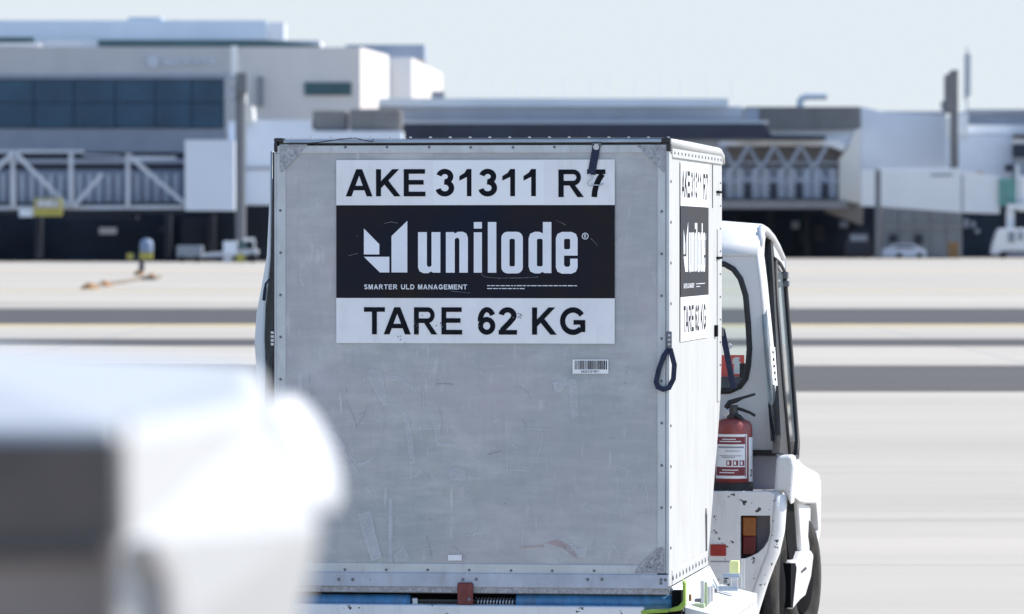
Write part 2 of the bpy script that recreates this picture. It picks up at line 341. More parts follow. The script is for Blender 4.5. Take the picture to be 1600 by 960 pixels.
# glyphs: list of ('p', polygon) / ('s', path, width); cap height 1
GL = {
 'A': (1.0, [('p', [(0, 0), (.215, 0), (.5, .765), (.5, 1), (.39, 1)]), ('p', [(.5, 1), (.5, .765), (.785, 0), (1, 0), (.61, 1)]), ('p', [(.299, .225), (.701, .225), (.64, .39), (.36, .39)])]),
 'K': (.98, [('p', box2(0, 0, .2, 1)), ('p', [(.2, .30), (.92, 1), (.65, 1), (.2, .56)]), ('p', [(.34, .436), (.49, .582), (.98, 0), (.73, 0)])]),
 'E': (.86, [('p', box2(0, 0, .2, 1)), ('p', box2(.2, .83, .84, 1)), ('p', box2(.2, .43, .79, .6)), ('p', box2(.2, 0, .86, .17))]),
 'T': (.86, [('p', box2(0, .83, .86, 1)), ('p', box2(.33, 0, .53, .83))]),
 '1': (.53, [('p', box2(.34, 0, .53, 1)), ('p', [(.03, .57), (.34, .71), (.34, 1), (.24, .86), (.03, .74)])]),
 '7': (.66, [('p', box2(0, .83, .66, 1)), ('s', [(.55, .83), (.43, .65), (.34, .45), (.28, .22), (.26, 0)], .2)]),
 '3': (.66, [('s', arc(.32, .725, .205, .19, 168, -82), .19), ('s', arc(.32, .305, .235, .22, 95, -170), .19)]),
 '6': (.66, [('s', arc(.345, .5, .245, .415, 32, 182, 18), .19), ('s', arc(.335, .32, .225, .235, 182, 542, 24), .185)]),
 '2': (.66, [('s', arc(.32, .70, .22, .21, 172, -28) + [(.38, .43), (.16, .2), (.13, .085)], .19), ('p', box2(.01, 0, .65, .17))]),
 'R': (.96, [('p', box2(0, 0, .2, 1)), ('s', [(.2, .915), (.55, .915)] + arc(.56, .71, .205, .205, 80, -80) + [(.55, .505), (.2, .505)], .17), ('p', [(.42, .42), (.62, .44), (.96, 0), (.72, 0)])]),
 'G': (1.0, [('s', arc(.5, .5, .4, .41, 33, 318, 24), .2), ('p', box2(.52, .37, .97, .54)), ('p', box2(.78, .1, .97, .37))]),
 'S': (.82, [('s', arc(.41, .74, .3, .175, 15, 200, 12) + arc(.41, .74, .3, .175, 215, 260, 4) + arc(.41, .27, .31, .18, 85, -160, 14), .18)]),
 'M': (1.0, [('p', box2(0, 0, .19, 1)), ('p', box2(.81, 0, 1, 1)), ('p', [(.19, 1), (.19, .68), (.41, 0), (.5, 0), (.5, .3), (.29, 1)]), ('p', [(.81, 1), (.81, .68), (.59, 0), (.5, 0), (.5, .3), (.71, 1)])]),
 'U': (.92, [('s', [(.1, 1), (.1, .38)] + arc(.46, .38, .36, .29, 190, 350) + [(.82, .38), (.82, 1)], .2)]),
 'L': (.8, [('p', box2(0, 0, .2, 1)), ('p', box2(.2, 0, .8, .17))]),
 'D': (.92, [('p', box2(0, 0, .2, 1)), ('s', [(.2, .915), (.45, .915)] + arc(.45, .5, .37, .415, 82, -82) + [(.45, .085), (.2, .085)], .18)]),
 'N': (.92, [('p', box2(0, 0, .19, 1)), ('p', box2(.73, 0, .92, 1)), ('p', [(.19, 1), (.19, .72), (.73, 0), (.73, .3)])]),
}
def glyph(mb, ch, x0, x1, y0, y1, place, off):            # draws a glyph into the box x0..x1, y0..y1 (y up)
    wd, parts = GL[ch]; sx = (x1 - x0) / wd; sy = y1 - y0; h = off
    for p in parts:
        quads = [p[1]] if p[0] == 'p' else strip2(p[1], p[2])
        for q in quads: mb.poly([[place(x0 + a[0] * sx, y0 + a[1] * sy, h) for a in q]])
        h += 0.00025
def text_line(mb, txt, x0, x1, y0, y1, place, off, gap=.16):
    tot = sum((GL[c][0] if c != ' ' else .42) + gap for c in txt) - gap; k = (x1 - x0) / tot; x = x0
    for c in txt:
        wd = GL[c][0] if c != ' ' else .42
        if c != ' ': glyph(mb, c, x, x + wd * k, y0, y1, place, off)
        x += (wd + gap) * k
# ------------------------------------------------------------------ setting: ground and its bands
def gy(py): return at(800, py, 1.0) and CAM_Z / (-(ray(800, py).z) / ray(800, py).y)
def sheet(x0, x1, y0, y1, z, name, mat):
    o = MB().add([(x0, y0, z), (x1, y0, z), (x1, y1, z), (x0, y1, z)], [(0, 1, 2, 3)]).build(name, mat); return tag(o, kind='structure')
sheet(-3000, 3000, -300, 8000, 0, 'ground', 'ground')
for a, b, m_, nm in ((482.5, 506.5, 'asphalt', 'taxi_road'), (530, 541, 'asphalt', 'taxi_road'), (571.5, 612.5, 'asphalt_old', 'taxi_road')):
    sheet(-400, 400, gy(b), gy(a), .004, nm, m_)
def marks():
    m = bpy.data.materials.new('faint tyre rubber'); m.use_nodes = True; N = m.node_tree.nodes; L = m.node_tree.links; b = N['Principled BSDF']; b.inputs['Base Color'].default_value = (.10, .095, .09, 1); b.inputs['Roughness'].default_value = .9
    tc = N.new('ShaderNodeTexCoord'); mp = N.new('ShaderNodeMapping'); mp.inputs['Scale'].default_value = (.15, 2.5, 1); n = N.new('ShaderNodeTexNoise'); n.inputs['Scale'].default_value = 1.5; n.inputs['Detail'].default_value = 6
    L.new(tc.outputs['Object'], mp.inputs[0]); L.new(mp.outputs[0], n.inputs[0]); r_ = N.new('ShaderNodeMapRange'); r_.inputs[1].default_value = .45; r_.inputs[2].default_value = .75; r_.inputs[3].default_value = 0; r_.inputs[4].default_value = .17
    L.new(n.outputs['Fac'], r_.inputs[0]); L.new(r_.outputs[0], b.inputs['Alpha']); return m
MT['tyre_marks'] = marks(); tmk = MB(); rnd = random.Random(21)
for i in range(46):
    py = rnd.choice((418, 427, 440, 466, 520, 552, 560, 632, 645, 655, 690, 738, 742, 790, 812, 860, 905)) + rnd.uniform(-6, 6); y = gy(py); x = rnd.uniform(-40, 45) * y / 60; ln = rnd.uniform(5, 26) * y / 60; wd = rnd.uniform(.12, .3); a = rnd.gauss(0, .04); c_ = rnd.gauss(0, .004); pth = []
    for k in range(12): t = ln * k / 11; pth.append((x + t, y + a * t + c_ * t * t))
    for q in strip2(pth, wd): tmk.poly([[(p.x, p.y, .008 + i * .0001) for p in q]])
tag(tmk.build('tyre_marks', 'tyre_marks'), kind='stuff')
sheet(-400, 400, gy(511.5), gy(507.3), .004, 'painted_line', 'line_yellow')
sheet(-60, 400, gy(456.5), gy(453), .004, 'painted_line', 'line_faint')
sheet(-400, 60, gy(424.5), gy(421), .004, 'painted_line', 'line_faint')
# ------------------------------------------------------------------ the container
WL = R(430, 560, 0).x; ZT = R(1045, 226, 0).z            # left edge, top of the sheet metal
uld = rroot('cargo_container', (WL / 2, .8, ZB), 'scuffed aluminium air cargo container with big lettering, standing on the dolly', 'container')
def Fp(px, py, h=0.0): p = R(px, py, 0.0); return Vector((p.x, -h, p.z))      # on the front face, h proud of it
def frect(mb, px0, py0, px1, py1, h0, h1):
    a = Fp(px0, py1); b = Fp(px1, py0); return mb.box((a.x, -h1, a.z), (b.x, -h0, b.z))
PROF = [(1.42, ZB), (1.53, ZB + .10), (1.90, ZB + .56), (1.965, ZB + .68), (2.0, ZB + .82), (2.0, ZT)]      # contoured far side
body = [(.0, ZB)] + PROF + [(0.0, ZT)]
b0 = .012
MB().poly([[(-.006, max(v, b0), z) for v, z in body]], (WL + .03, 0, 0)).build('body_shell', 'side_alu', uld)
fp = frect(MB(), 445, 892, 1029, 234, -.010, .0) if False else MB()
a = Fp(445, 890); b = Fp(1029, 235); nx, nz = 40, 44
rows = []
for j in range(nz + 1):
    rows.append([Vector((a.x + (b.x - a.x) * i / nx, -.001 - .003 * math.sin(math.pi * i / nx) * math.sin(math.pi * j / nz) * (1 + .5 * math.sin(i * .31 + j * .17)), a.z + (b.z - a.z) * j / nz)) for i in range(nx + 1)])
MB().grid(rows).build('front_panel', 'panel', uld, smooth=True)
fr = MB(); frect(fr, 432, 226.5, 1043, 240, -.01, .005); fr.build('top_frame', 'frame_alu', uld, bevel=.0015)
fr = MB(); frect(fr, 432, 240.2, 446.5, 915, -.01, .005); fr.build('side_frame', 'frame_alu', uld, bevel=.0015)
fr = MB(); frect(fr, 1027.5, 240.2, 1040.5, 896, -.01, .005); fr.build('side_frame', 'frame_alu', uld, bevel=.0015)
fr = MB(); frect(fr, 446.7, 883.5, 1027.3, 896.5, -.01, .005); fr.build('bottom_frame', 'frame_alu', uld, bevel=.0015)
fr = MB(); frect(fr, 446.7, 898.2, 1044.5, 915, -.01, .012); fr.build('base_sill', 'sill_alu', uld, bevel=.002)
g = MB(); frect(g, 446, 896.7, 1044, 898, -.012, .001); g.build('seam', 'dark_well', uld)
fr = MB(); frect(fr, 1041, 236, 1046.3, 897, -.012, .010); fr.build('corner_post', 'frame_alu', uld, bevel=.003)
# top rail, corner castings
fr = MB(); frect(fr, 443, 217.2, 1034, 224.2, -.03, .008); fr.build('top_rail', 'rail', uld, bevel=.003)
fr = MB(); frect(fr, 443, 215.2, 1034, 217.0, -.028, .002); fr.build('rail_lip', 'frame_alu', uld, bevel=.001)
fr = MB(); frect(fr, 443, 224.4, 1034, 226.3, -.03, .003); fr.build('rail_gasket', 'dark_well', uld)
c = MB(); frect(c, 428.5, 216, 443.5, 222.5, -.03, .010); frect(c, 428.5, 222.6, 434, 238, -.03, .010); c.build('corner_cap', 'black_rubber', uld, bevel=.004)
c = MB(); frect(c, 1033.8, 215.5, 1047.5, 223.5, -.03, .010); frect(c, 1041.5, 223.6, 1048.5, 237, -.02, .012); c.build('corner_cap', 'black_rubber', uld, bevel=.004)
c = MB(); frect(c, 426.5, 238, 429.3, 700, -.03, .004); c.build('door_gasket', 'black_rubber', uld, bevel=.001)
c = MB(); frect(c, 429.6, 238, 431.8, 912, -.01, .008); c.build('door_edge', 'frame_alu', uld, bevel=.001)
# roof sheet with a rolled edge
rt = MB(); rt.box((WL, .03, ZT + .001), (-.02, 2.0, ZT + .022)); rt.build('roof_sheet', 'side_alu', uld)
rt = MB(); rt.tube([(-.012, .03, ZT + .006), (-.012, .8, ZT + .006), (-.012, 1.9, ZT + .002), (-.012, 1.985, ZT - .012), (-.012, 2.0, ZT - .04)], .019, 12)
rt.build('roof_edge', 'side_alu', uld, smooth=True)
# gussets
for pts in ([(437.5, 226), (481, 226), (478, 230), (441, 270), (437.5, 268)], [(995, 226.5), (1040.8, 226.5), (1040.8, 269), (1037, 270)], [(992, 896), (993.5, 889), (1028, 857), (1034, 854.5), (1038.3, 857), (1038.3, 896)]):
    MB().poly([[Fp(x, y, .0065) for x, y in pts]], (0, .0012, 0)).build('gusset_plate', 'gusset', uld)
gr = MB()
for pts in ([(442 + i * 4.6, 230.3) for i in range(8)] + [(441, 236 + i * 6) for i in range(6)], [(1003 + i * 5.5, 230.5) for i in range(6)] + [(1037, 232 + i * 5.2) for i in range(7)], [(998 + i * 4.5, 892.6) for i in range(9)] + [(1035.5, 859 + i * 4.6) for i in range(8)]):
    for x, y in pts: p = Fp(x, y); gr.lathe([(.0022, -.0065), (.0022, -.0085), (.0012, -.0095)], (p.x, 0, p.z), 'y', 7)
tag(gr.build('gusset_rivets', 'steel', uld), kind='stuff'); gr = MB()
for i in range(160):                                     # pressed tread on the lower gusset
    x = random.uniform(996, 1033); y = random.uniform(860, 889)
    if (x - 995) + (y - 888) * 1.15 > 4: p = Fp(x, y); gr.lathe([(.0016, -.0065), (.0011, -.0078)], (p.x, 0, p.z), 'y', 6)
tag(gr.build('tread_dots', 'rivet', uld), kind='stuff')
# screws
sc_ = MB()
def screw(x, y, r=.0052, h=.005):
    p = Fp(x + random.uniform(-.4, .4), y + random.uniform(-.4, .4)); sc_.lathe([(r, -h), (r * .95, -h - .002), (r * .5, -h - .0032)], (p.x, 0, p.z), 'y', 10)
for i in range(7): screw(540 + i * 65.4, 230.3)
for i in range(10):
    screw(438.7, 329.5 + i * 65.8)
    if i < 8: screw(1034.3, 330.5 + i * 66.2)
for i in range(7): screw(539 + i * 64.9, 890.3 + i * .35)
for x in (530, 552, 745, 724, 919, 941): screw(x, 905.2, .0062, .012)
for x, y in ((1033.5, 906), (1033.5, 911.5), (1040.5, 906)): screw(x, y, .006, .012)
tag(sc_.build('screws', 'rivet', uld), kind='stuff')
rv = MB()
for i in range(20):
    x = 455 + i * 31; p = Fp(x, 215.5); rv.lathe([(.004, -.004), (.004, .004)], (p.x, .012, p.z + .002), 'z', 8) if False else rv.box((p.x - .004, .0, p.z - .001), (p.x + .004, .01, p.z + .004))
tag(rv.build('rail_rivets', 'steel', uld), kind='stuff')
# rivets and seams of the sunlit side (plane u = 0)
def Sp(v, z, h=0.0): return Vector((-.006 + h, v, z))
sp = MB()
def sriv(v, z, r=.006): sp.lathe([(r, 0), (r * .9, .003), (r * .4, .0045)], (-.006, v, z), 'x', 8) if False else sp.lathe([(r, 0), (r * .9, .003), (r * .4, .0045)], (.0, v, z), 'x', 8)
for i in range(12): sriv(.13 + i * .115, ZB + .026, .011)
for i in range(16): sriv(.06 + i * .122, ZT - .028)
for i in range(11): sriv(.055, ZB + .14 + i * .148); 
for i in range(9): sriv(1.87, ZT - .12 - i * .09, .004)
tag(sp.build('side_rivets', 'rivet', uld), kind='stuff')
e = MB(); e.box((-.006, .016, ZB), (.0, .10, ZT - .03)); e.build('edge_strip', 'side_alu', uld, bevel=.002)
e = MB(); e.box((-.006, .12, ZB), (.001, 1.40, ZB + .055)); e.build('edge_strip', 'side_alu', uld, bevel=.002)
e = MB(); e.box((-.006, .12, ZT - .045), (.001, 1.96, ZT - .012)); e.build('edge_strip', 'side_alu', uld, bevel=.002)
for nm, a_, b_ in [('latch_slot', (-.006, 1.78, z), (.004, 1.94, z + .009)) for z in (ZT - .16, ZT - .42)] + [('panel_seam', (-.006, 1.62, ZT - .22), (-.0035, 1.626, ZT - .05)), ('panel_seam', (-.006, .112, ZT - .2), (-.004, .118, ZT - .03)), ('latch_slot', (-.006, 1.70, ZB + .88), (.004, 1.76, ZB + .925))]:
    MB().box(a_, b_).build(nm, 'dark_well', uld)
e = MB(); e.tube([(-.004, 1.38, ZB + .02), (-.002, 1.36, ZB + .20), (-.004, 1.37, ZB + .22)], .004, 6); e.build('side_seal', 'rivet', uld)
e = MB(); e.box((-.010, 1.80, ZB + .62), (-.001, 1.9, ZT - .3)); e.build('door_hinge', 'side_alu', uld, bevel=.006)
# placards, the same artwork on the front and on the side
PX0, PX1 = 526.0, 961.0
pl0 = Fp(PX0, 250).x; plw = Fp(PX1, 250).x - pl0
def placard(place):
    def X(px): return (px - PX0) / (PX1 - PX0) * plw
    def Z(py): return R(743, py, 0).z
    def rect(px0, py0, px1, py1, h): return [place(X(px0), Z(py1), h), place(X(px1), Z(py1), h), place(X(px1), Z(py0), h), place(X(px0), Z(py0), h)]
    up = MB().poly([rect(526, 250, 961, 320.8, .0082)]).build('number_placard', 'placard_white', uld)
    MB().poly([rect(677.5, 250.8, 852, 320.2, .0088)]).build('number_sticker', 'placard_white_new', up)
    nv = MB().poly([rect(526, 321, 961, 466, .0084)]).build('logo_placard', 'placard_navy', uld)
    lo = MB().poly([rect(526, 466.2, 961, 536.8, .0082)]).build('weight_placard', 'placard_white', uld)
    def txt(px, py, h): return place(X(px), Z(py), h)
    def gl(s, boxes, py0, py1, par):
        for ch, (x0, x1) in zip(s, boxes):
            mb = MB(); glyph(mb, ch, x0, x1, -py1, -py0, lambda x, y, h: txt(x, -y, h), .0094); mb.build('numeral' if ch.isdigit() else 'letter', 'print_black', par)
    gl( 'AKE', [(541, 583), (588.5, 627), (632, 666)], 264.5, 307, up)
    gl('31311', [(682, 711.5), (718, 738), (749, 778.5), (785, 806), (818, 838.5)], 264.5, 307, up); gl('R7', [(873.5, 913), (918, 946.5)], 265.5, 308.5, up)
    gl('TARE', [(569.5, 602.5), (600.5, 643), (648, 684.5), (691, 723.5)], 480.5, 523, lo); gl('62', [(747.5, 775.5), (780, 809.5)], 480.5, 523, lo); gl('KG', [(832.5, 871), (876, 916.5)], 480.5, 523, lo)
    t = MB(); Q = lambda p, h=.0094: txt(520 + p[0] / 3.5556, 320 + p[1] / 3.5556, h)
    def shape(*loops, name='letter'): MB().poly([[Q(p) for p in l] for l in loops]).build(name, 'print_pale', nv)
    shape([(176, 133), (262, 220), (262, 277), (176, 277)], name='emblem_piece'); shape([(176, 290), (318, 290), (318, 377), (265, 377)], name='emblem_piece'); shape([(330, 175), (418, 90), (418, 377), (330, 377)], name='emblem_piece')
    shape([(478, 153), (527, 153), (527, 336), (533, 346), (545, 346), (553, 338), (553, 153), (602, 153), (602, 378), (560, 378), (551, 371), (535, 381), (508, 381), (486, 371), (478, 350)])
    shape([(633, 378), (633, 153), (676, 153), (684, 160), (700, 151), (728, 151), (747, 161), (755, 184), (755, 378), (708, 378), (708, 195), (702, 185), (690, 185), (682, 193), (682, 378)])
    MB().poly([[Q(p) for p in box2(788, 97, 833, 133)]]).poly([[Q(p) for p in box2(788, 154, 833, 378)]]).build('letter', 'print_pale', nv); shape(box2(866, 97, 913, 378))
    shape(rr(941, 151, 1060, 382, 34), rr(986, 190, 1016, 343, 9))
    shape([(1171, 97), (1218, 97), (1218, 380), (1178, 380), (1170, 373), (1153, 382), (1126, 382), (1101, 371), (1092, 345), (1092, 188), (1101, 162), (1126, 151), (1152, 151), (1171, 160)], rr(1138, 190, 1170, 343, 9))
    shape([(1363, 283), (1288, 283), (1288, 335), (1296, 345), (1314, 345), (1322, 336), (1322, 300), (1363, 300), (1363, 350), (1354, 372), (1330, 383), (1276, 383), (1252, 372), (1243, 348), (1243, 186), (1252, 163), (1276, 152), (1330, 152), (1354, 163), (1363, 186)], rr(1288, 190, 1322, 248, 9))
    for q in strip2(arc(1405, 175, 16.5, 16.5, 0, 360, 20), 4): t.poly([[Q(p) for p in q]])
    glyph(t, 'R', 1399, 1412, -185, -165, lambda x, y, h: Q((x, -y), h), .0094)
    text_line(t, 'SMARTER ULD MANAGEMENT', 177, 750, -471, -444, lambda x, y, h: Q((x, -y), h), .0094, .22)
    rnd = random.Random(3)
    for y, x, x1 in ((450, 862, 1360), (466, 862, 1070)):           # fine print too small to read
        while x < x1: l = rnd.uniform(10, 34); t.poly([[Q(p) for p in box2(x, y - 2.2, min(x + l, x1), y + 2.2)]]); x += l + 5
    tag(t.build('small_print', 'print_pale', nv), kind='stuff')
placard(lambda x, z, h: Vector((pl0 + x, -h, z)))
placard(lambda x, z, h: Vector((-.006 + h * .5, .416 + x, z)))
# dark scuff nicks in the lettering
nk = MB()
for cx, cy, n, r in ((653, 505, 12, 14), (811, 497, 10, 9), (627, 531, 4, 9), (690, 508, 8, 10)):
    for i in range(n):
        p = Fp(cx + random.gauss(0, r * .5), cy + random.gauss(0, r * .5)); s = random.uniform(.001, .0035)
        nk.poly([[(p.x - s, -.0108, p.z), (p.x, -.0108, p.z - s * .8), (p.x + s, -.0108, p.z + s * .3), (p.x, -.0108, p.z + s)]])
tag(nk.build('nicks', 'rivet', uld), kind='stuff')
def soft(name, col, alpha, sc_):                          # worn translucent residue
    m = bpy.data.materials.new(name); m.use_nodes = True; N = m.node_tree.nodes; L = m.node_tree.links; b = N['Principled BSDF']
    b.inputs['Base Color'].default_value = (*col, 1); b.inputs['Roughness'].default_value = .6
    tc = N.new('ShaderNodeTexCoord'); n = N.new('ShaderNodeTexNoise'); n.inputs['Scale'].default_value = sc_; n.inputs['Detail'].default_value = 6; n.inputs['Roughness'].default_value = .7
    L.new(tc.outputs['Object'], n.inputs[0]); r = N.new('ShaderNodeMapRange'); r.inputs[1].default_value = .3; r.inputs[2].default_value = .62; r.inputs[3].default_value = alpha * .4; r.inputs[4].default_value = alpha
    L.new(n.outputs['Fac'], r.inputs[0]); L.new(r.outputs[0], b.inputs['Alpha']); return m
MT['residue'] = soft('tape residue', (.68, .70, .74), .42, 9); MT['residue_red'] = soft('red residue', (.46, .24, .22), .34, 9); MT['scratch'] = soft('bright scratches', (.66, .68, .71), .42, 30); MT['dark_scuff'] = soft('dark scuffs', (.16, .16, .19), .45, 40)
ns = MB()
for pth in ([(752, 428), (758, 433), (780, 435), (815, 434.5), (842, 433)], [(924, 373), (929, 378), (934, 384)], [(559, 369), (560, 370.5)], [(600, 350), (612, 347), (622, 349)], [(870, 345), (885, 352)], [(705, 455), (735, 458)], [(545, 400), (560, 396)]):
    for q in strip2(pth, .5): ns.poly([[Fp(p.x, p.y, .0104) for p in q]])
tag(ns.build('scratches', 'scratch', uld), kind='stuff')
# barcode label, blank tags, tape residue and scratches on the front sheet
lb = MB().poly([[Fp(895, 584, .0082), Fp(951, 584, .0082), Fp(951, 562, .0082), Fp(895, 562, .0082)]]).build('barcode_label', 'placard_white_new', uld)
bc = MB(); x = 898.5
while x < 948: wd = random.choice((.6, .9, 1.3, 1.8)); bc.poly([[Fp(x, 577.5, .0088), Fp(x + wd, 577.5, .0088), Fp(x + wd, 563.6, .0088), Fp(x, 563.6, .0088)]]); x += wd + random.choice((.6, .8, 1.1))
text_line(bc, 'AKE31311R7', 908, 936, -582.6, -579, lambda x, y, h: Fp(x, -y, h), .0088, .2); bc.build('barcode', 'print_black', lb)
MB().poly([[Fp(700.5, 876, .0082), Fp(722, 876, .0082), Fp(722, 867, .0082), Fp(700.5, 867, .0082)]]).build('blank_tag', 'placard_white', uld)
res = MB()
def rp(pts, mb=None, h=.0092):
    q = mb or MB(); q.poly([[Fp(x, y, h) for x, y in pts]])
    if mb is None: q.build('tape_residue', 'residue', uld)
rp([(559, 803), (580, 798), (587, 832), (598, 872), (581, 878), (571, 845)]); rp([(573, 856), (592, 851), (597, 871), (582, 876)], h=.0094)
rp([(578, 577), (597, 578), (602, 605), (606, 632), (600, 634), (583, 606), (577, 590)]); rp([(603, 586), (625, 588), (652, 608), (648, 611), (624, 597), (604, 594)])
rp([(630, 643), (637, 645), (646, 690), (649, 724), (641, 725), (637, 690)]); rp([(506, 668), (525, 675), (543, 700), (535, 706), (514, 694)]); rp([(543, 708), (560, 725), (585, 715), (580, 722), (562, 730)])
rp([(677, 660), (684, 660), (683, 690), (700, 694), (716, 693), (715, 698), (684, 698)]); rp([(864, 598), (880, 594), (901, 592), (902, 600), (884, 604), (876, 613), (868, 611)]); rp([(890, 602), (903, 602), (904, 650), (893, 655)])
rp([(608, 780), (614, 780), (614, 880), (608, 880)]); rp([(614, 868), (632, 852), (642, 875), (620, 880)]); rp([(700, 738), (715, 730), (728, 735), (727, 752), (705, 750)]); rp([(835, 904), (862, 903), (858, 912), (836, 913)], h=.0135)
rp([(875, 858), (893, 849), (903, 858), (918, 855), (916, 868), (900, 872), (884, 866)]);
rd = MB(); rd2 = MB(); rp([(852, 848), (872, 843), (892, 853), (905, 872), (898, 872), (884, 860), (866, 852)], rd); rp([(815, 853), (850, 851), (850, 855), (815, 857)], rd2); rd.build('red_residue', 'residue_red', uld); rd2.build('red_residue', 'residue_red', uld)
sr = MB(); ds = MB(); rnd = random.Random(11)
for i in range(170):
    x = rnd.uniform(455, 1018); y = rnd.uniform(545, 878) if rnd.random() < .75 else rnd.uniform(245, 540); L_ = rnd.uniform(6, 46); an = rnd.choice((0, 0, 90, 90, 45, 130, 70)) + rnd.gauss(0, 12); cv = rnd.gauss(0, 22)
    if 515 < x < 970 and y < 545: continue
    path = []
    for k in range(7): path.append((x, y)); x += L_ / 6 * math.cos(math.radians(an)); y += L_ / 6 * math.sin(math.radians(an)); an += cv / 6
    (sr if rnd.random() < .72 else ds)
    for q in strip2(path, rnd.uniform(.5, 1.5)): rp([(min(1024, max(450, p.x)), min(881, max(243, p.y))) for p in q], sr if i % 7 else ds, .0096 + i * 1e-6)
tag(sr.build('scratches', 'scratch', uld), kind='stuff'); tag(ds.build('dark_scratches', 'dark_scuff', uld), kind='stuff')
# thin wire lying over the top rail
MB().tube([Fp(*p, .011) for p in ((452, 224.8), (480, 225), (505, 222), (535, 217.5), (556, 216), (568, 219), (583, 222), (584, 217))], .0016, 6).build('wire', 'black_rubber', uld)
# webbing straps
def web(pts, wpx, name, mat='navy_web', h=.014, par=uld, side=None):
    mb = MB()
    for q in strip2(pts, wpx): mb.poly([[Fp(p.x, p.y, h) for p in q]], (0, .003, 0))
    return mb.build(name, mat, par)
st = web([(933, 226), (929, 249), (924.5, 273)], 12, 'strap'); p = Fp(932.5, 230)
MB().lathe([(.011, -.0145), (.011, -.017), (.0035, -.017), (.0035, -.0195)], (p.x, 0, p.z), 'y', 16).build('strap_bolt', 'steel', st)
MB().box((p.x - .016, -.013, p.z + .004), (p.x + .017, -.004, p.z + .014)).build('strap_bracket', 'rivet', st)
MB().tube([Fp(x, y, .02) for x, y in ((922, 272), (927, 279), (922, 282), (919, 287), (922, 291), (930, 289), (938, 290), (944, 287))], .0028, 8).build('hook', 'steel', st)
def loop_strap(cx, names):
    pass
st = MB()
for q in strip2([(1046, 545), (1038, 556), (1030, 578), (1026, 597), (1029, 605), (1037, 608.5), (1046, 606), (1053, 592), (1054.5, 570), (1048, 545)], 7.5): st.poly([[Fp(p.x, p.y, .022) for p in q]], (0, .012, 0))
st = st.build('strap_loop', 'navy_web', uld)
b_ = MB(); frect(b_, 1041.5, 518, 1050.5, 546, .0125, .018); b_ = b_.build('strap_bracket', 'rivet', st, bevel=.003)
s2 = MB()
for y in (524, 531, 538): p = Fp(1046.5, y); s2.lathe([(.005, -.018), (.005, -.021), (.003, -.022)], (p.x, 0, p.z), 'y', 8)
s2.build('bracket_screws', 'steel', st)
a = S(1128, 514, .004); a = Vector((.006, 1.96, R(1128, 515, 1.96).z))     # strap at the far edge
stp = MB(); pts = [R(x, y, 2.03) for x, y in ((1128, 514), (1131, 528), (1135, 548), (1140, 575), (1146, 607))]
stp.grid([[p + Vector((-.012, 0, 0)) for p in pts], [p + Vector((.012, 0, 0)) for p in pts]]); stp = stp.build('strap', 'navy_web', uld, solid=.004)
MB().bar(R(1129, 512, 2.02), R(1129, 525, 2.02), .014, .01).build('strap_bracket', 'rivet', stp)
MB().tube([R(1134, 541, 2.05), R(1140, 538, 2.06), R(1145, 541, 2.06), R(1138, 546, 2.05)], .004, 6).build('hook', 'steel', stp)
# bulging left door sheet, dark gap behind it
inner = [(424.5, 237), (423.5, 330), (422.5, 400), (419, 440), (414, 480), (412.5, 530), (415, 580), (419, 640), (422, 720), (424, 915)]
outer = [(423.5, 237), (421.5, 330), (418, 400), (410, 448), (402, 490), (399, 535), (402, 580), (408, 640), (415, 720), (421, 915)]
rows = [[R(x, y, .04) for x, y in inner], [R((x * .7 + x2 * .3), (y * .7 + y2 * .3), .10) for (x, y), (x2, y2) in zip(inner, outer)], [R(x + 1, y, .3) for x, y in outer], [R(x, y, .6) for x, y in outer], [R(x + 12, y, 1.0) for x, y in outer], [R(x + 60, y, 1.42) for x, y in inner]]
dr = MB().grid(rows).build('door_sheet', 'curtain', uld, smooth=True, solid=.006)
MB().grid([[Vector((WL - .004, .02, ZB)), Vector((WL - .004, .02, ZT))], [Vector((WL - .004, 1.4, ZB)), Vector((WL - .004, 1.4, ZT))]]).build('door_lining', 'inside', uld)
MB().tube([R(x, y, .03) for x, y in ((421, 436), (415, 444), (413.5, 456), (412, 470))], [.003, .004, .006, .006], 8).build('strap', 'navy_web', dr)
b_ = MB(); b_.box(tuple(Fp(422, 541) + Vector((0, -.008, 0))), tuple(Fp(430.5, 515) + Vector((0, .02, 0)))); b_ = b_.build('strap_bracket', 'black_rubber', uld, bevel=.003)
s2 = MB()
for y in (520, 526, 532, 538): s2.box(tuple(Fp(424, y + 2, .011)), tuple(Fp(428.5, y - 2, .008)))
s2.build('buckle_teeth', 'steel', b_)
MB().tube([Fp(x, y, -.005) for x, y in ((428, 541), (426, 552), (422, 570), (420.5, 600), (420, 640))], [.008, .010, .014, .016, .016], 8).build('strap_loop', 'black_rubber', b_)
# ------------------------------------------------------------------ the dolly under it
dol = rroot('cargo_dolly', (WL / 2, .8, 0), 'white steel baggage dolly with blue rollers carrying the cargo container', 'dolly')
z0 = ZB
MB().box((WL - .02, .02, z0 - .03), (-.008, 1.40, z0 - .012)).build('deck', 'rivet', dol)
d = MB(); a = Fp(475, 924); b = Fp(1062, 916.2); d.box((WL, -.004, a.z), (.004, .01, b.z)); d.build('deck_edge', 'gusset', dol)
d = MB(); d.box((WL, .09, z0 - .16), (.05, .11, z0 - .03)); d.build('roller_well', 'dark_well', dol)
def roller(px0, px1):
    p = R(px0, 940, .0); q = R(px1, 940, .0); r = .028
    n = math.ceil(1); mb = MB(); mb.lathe([(r * .8, p.x), (r, p.x + .006), (r, q.x - .006), (r * .8, q.x)], (0, .035, p.z), 'x', 24); o = mb.build('roller', 'blue_roller', dol, smooth=False)
    for f in o.data.polygons: f.use_smooth = len(f.vertices) == 4
    return p, q
roller(455, 640); roller(805, 1050)
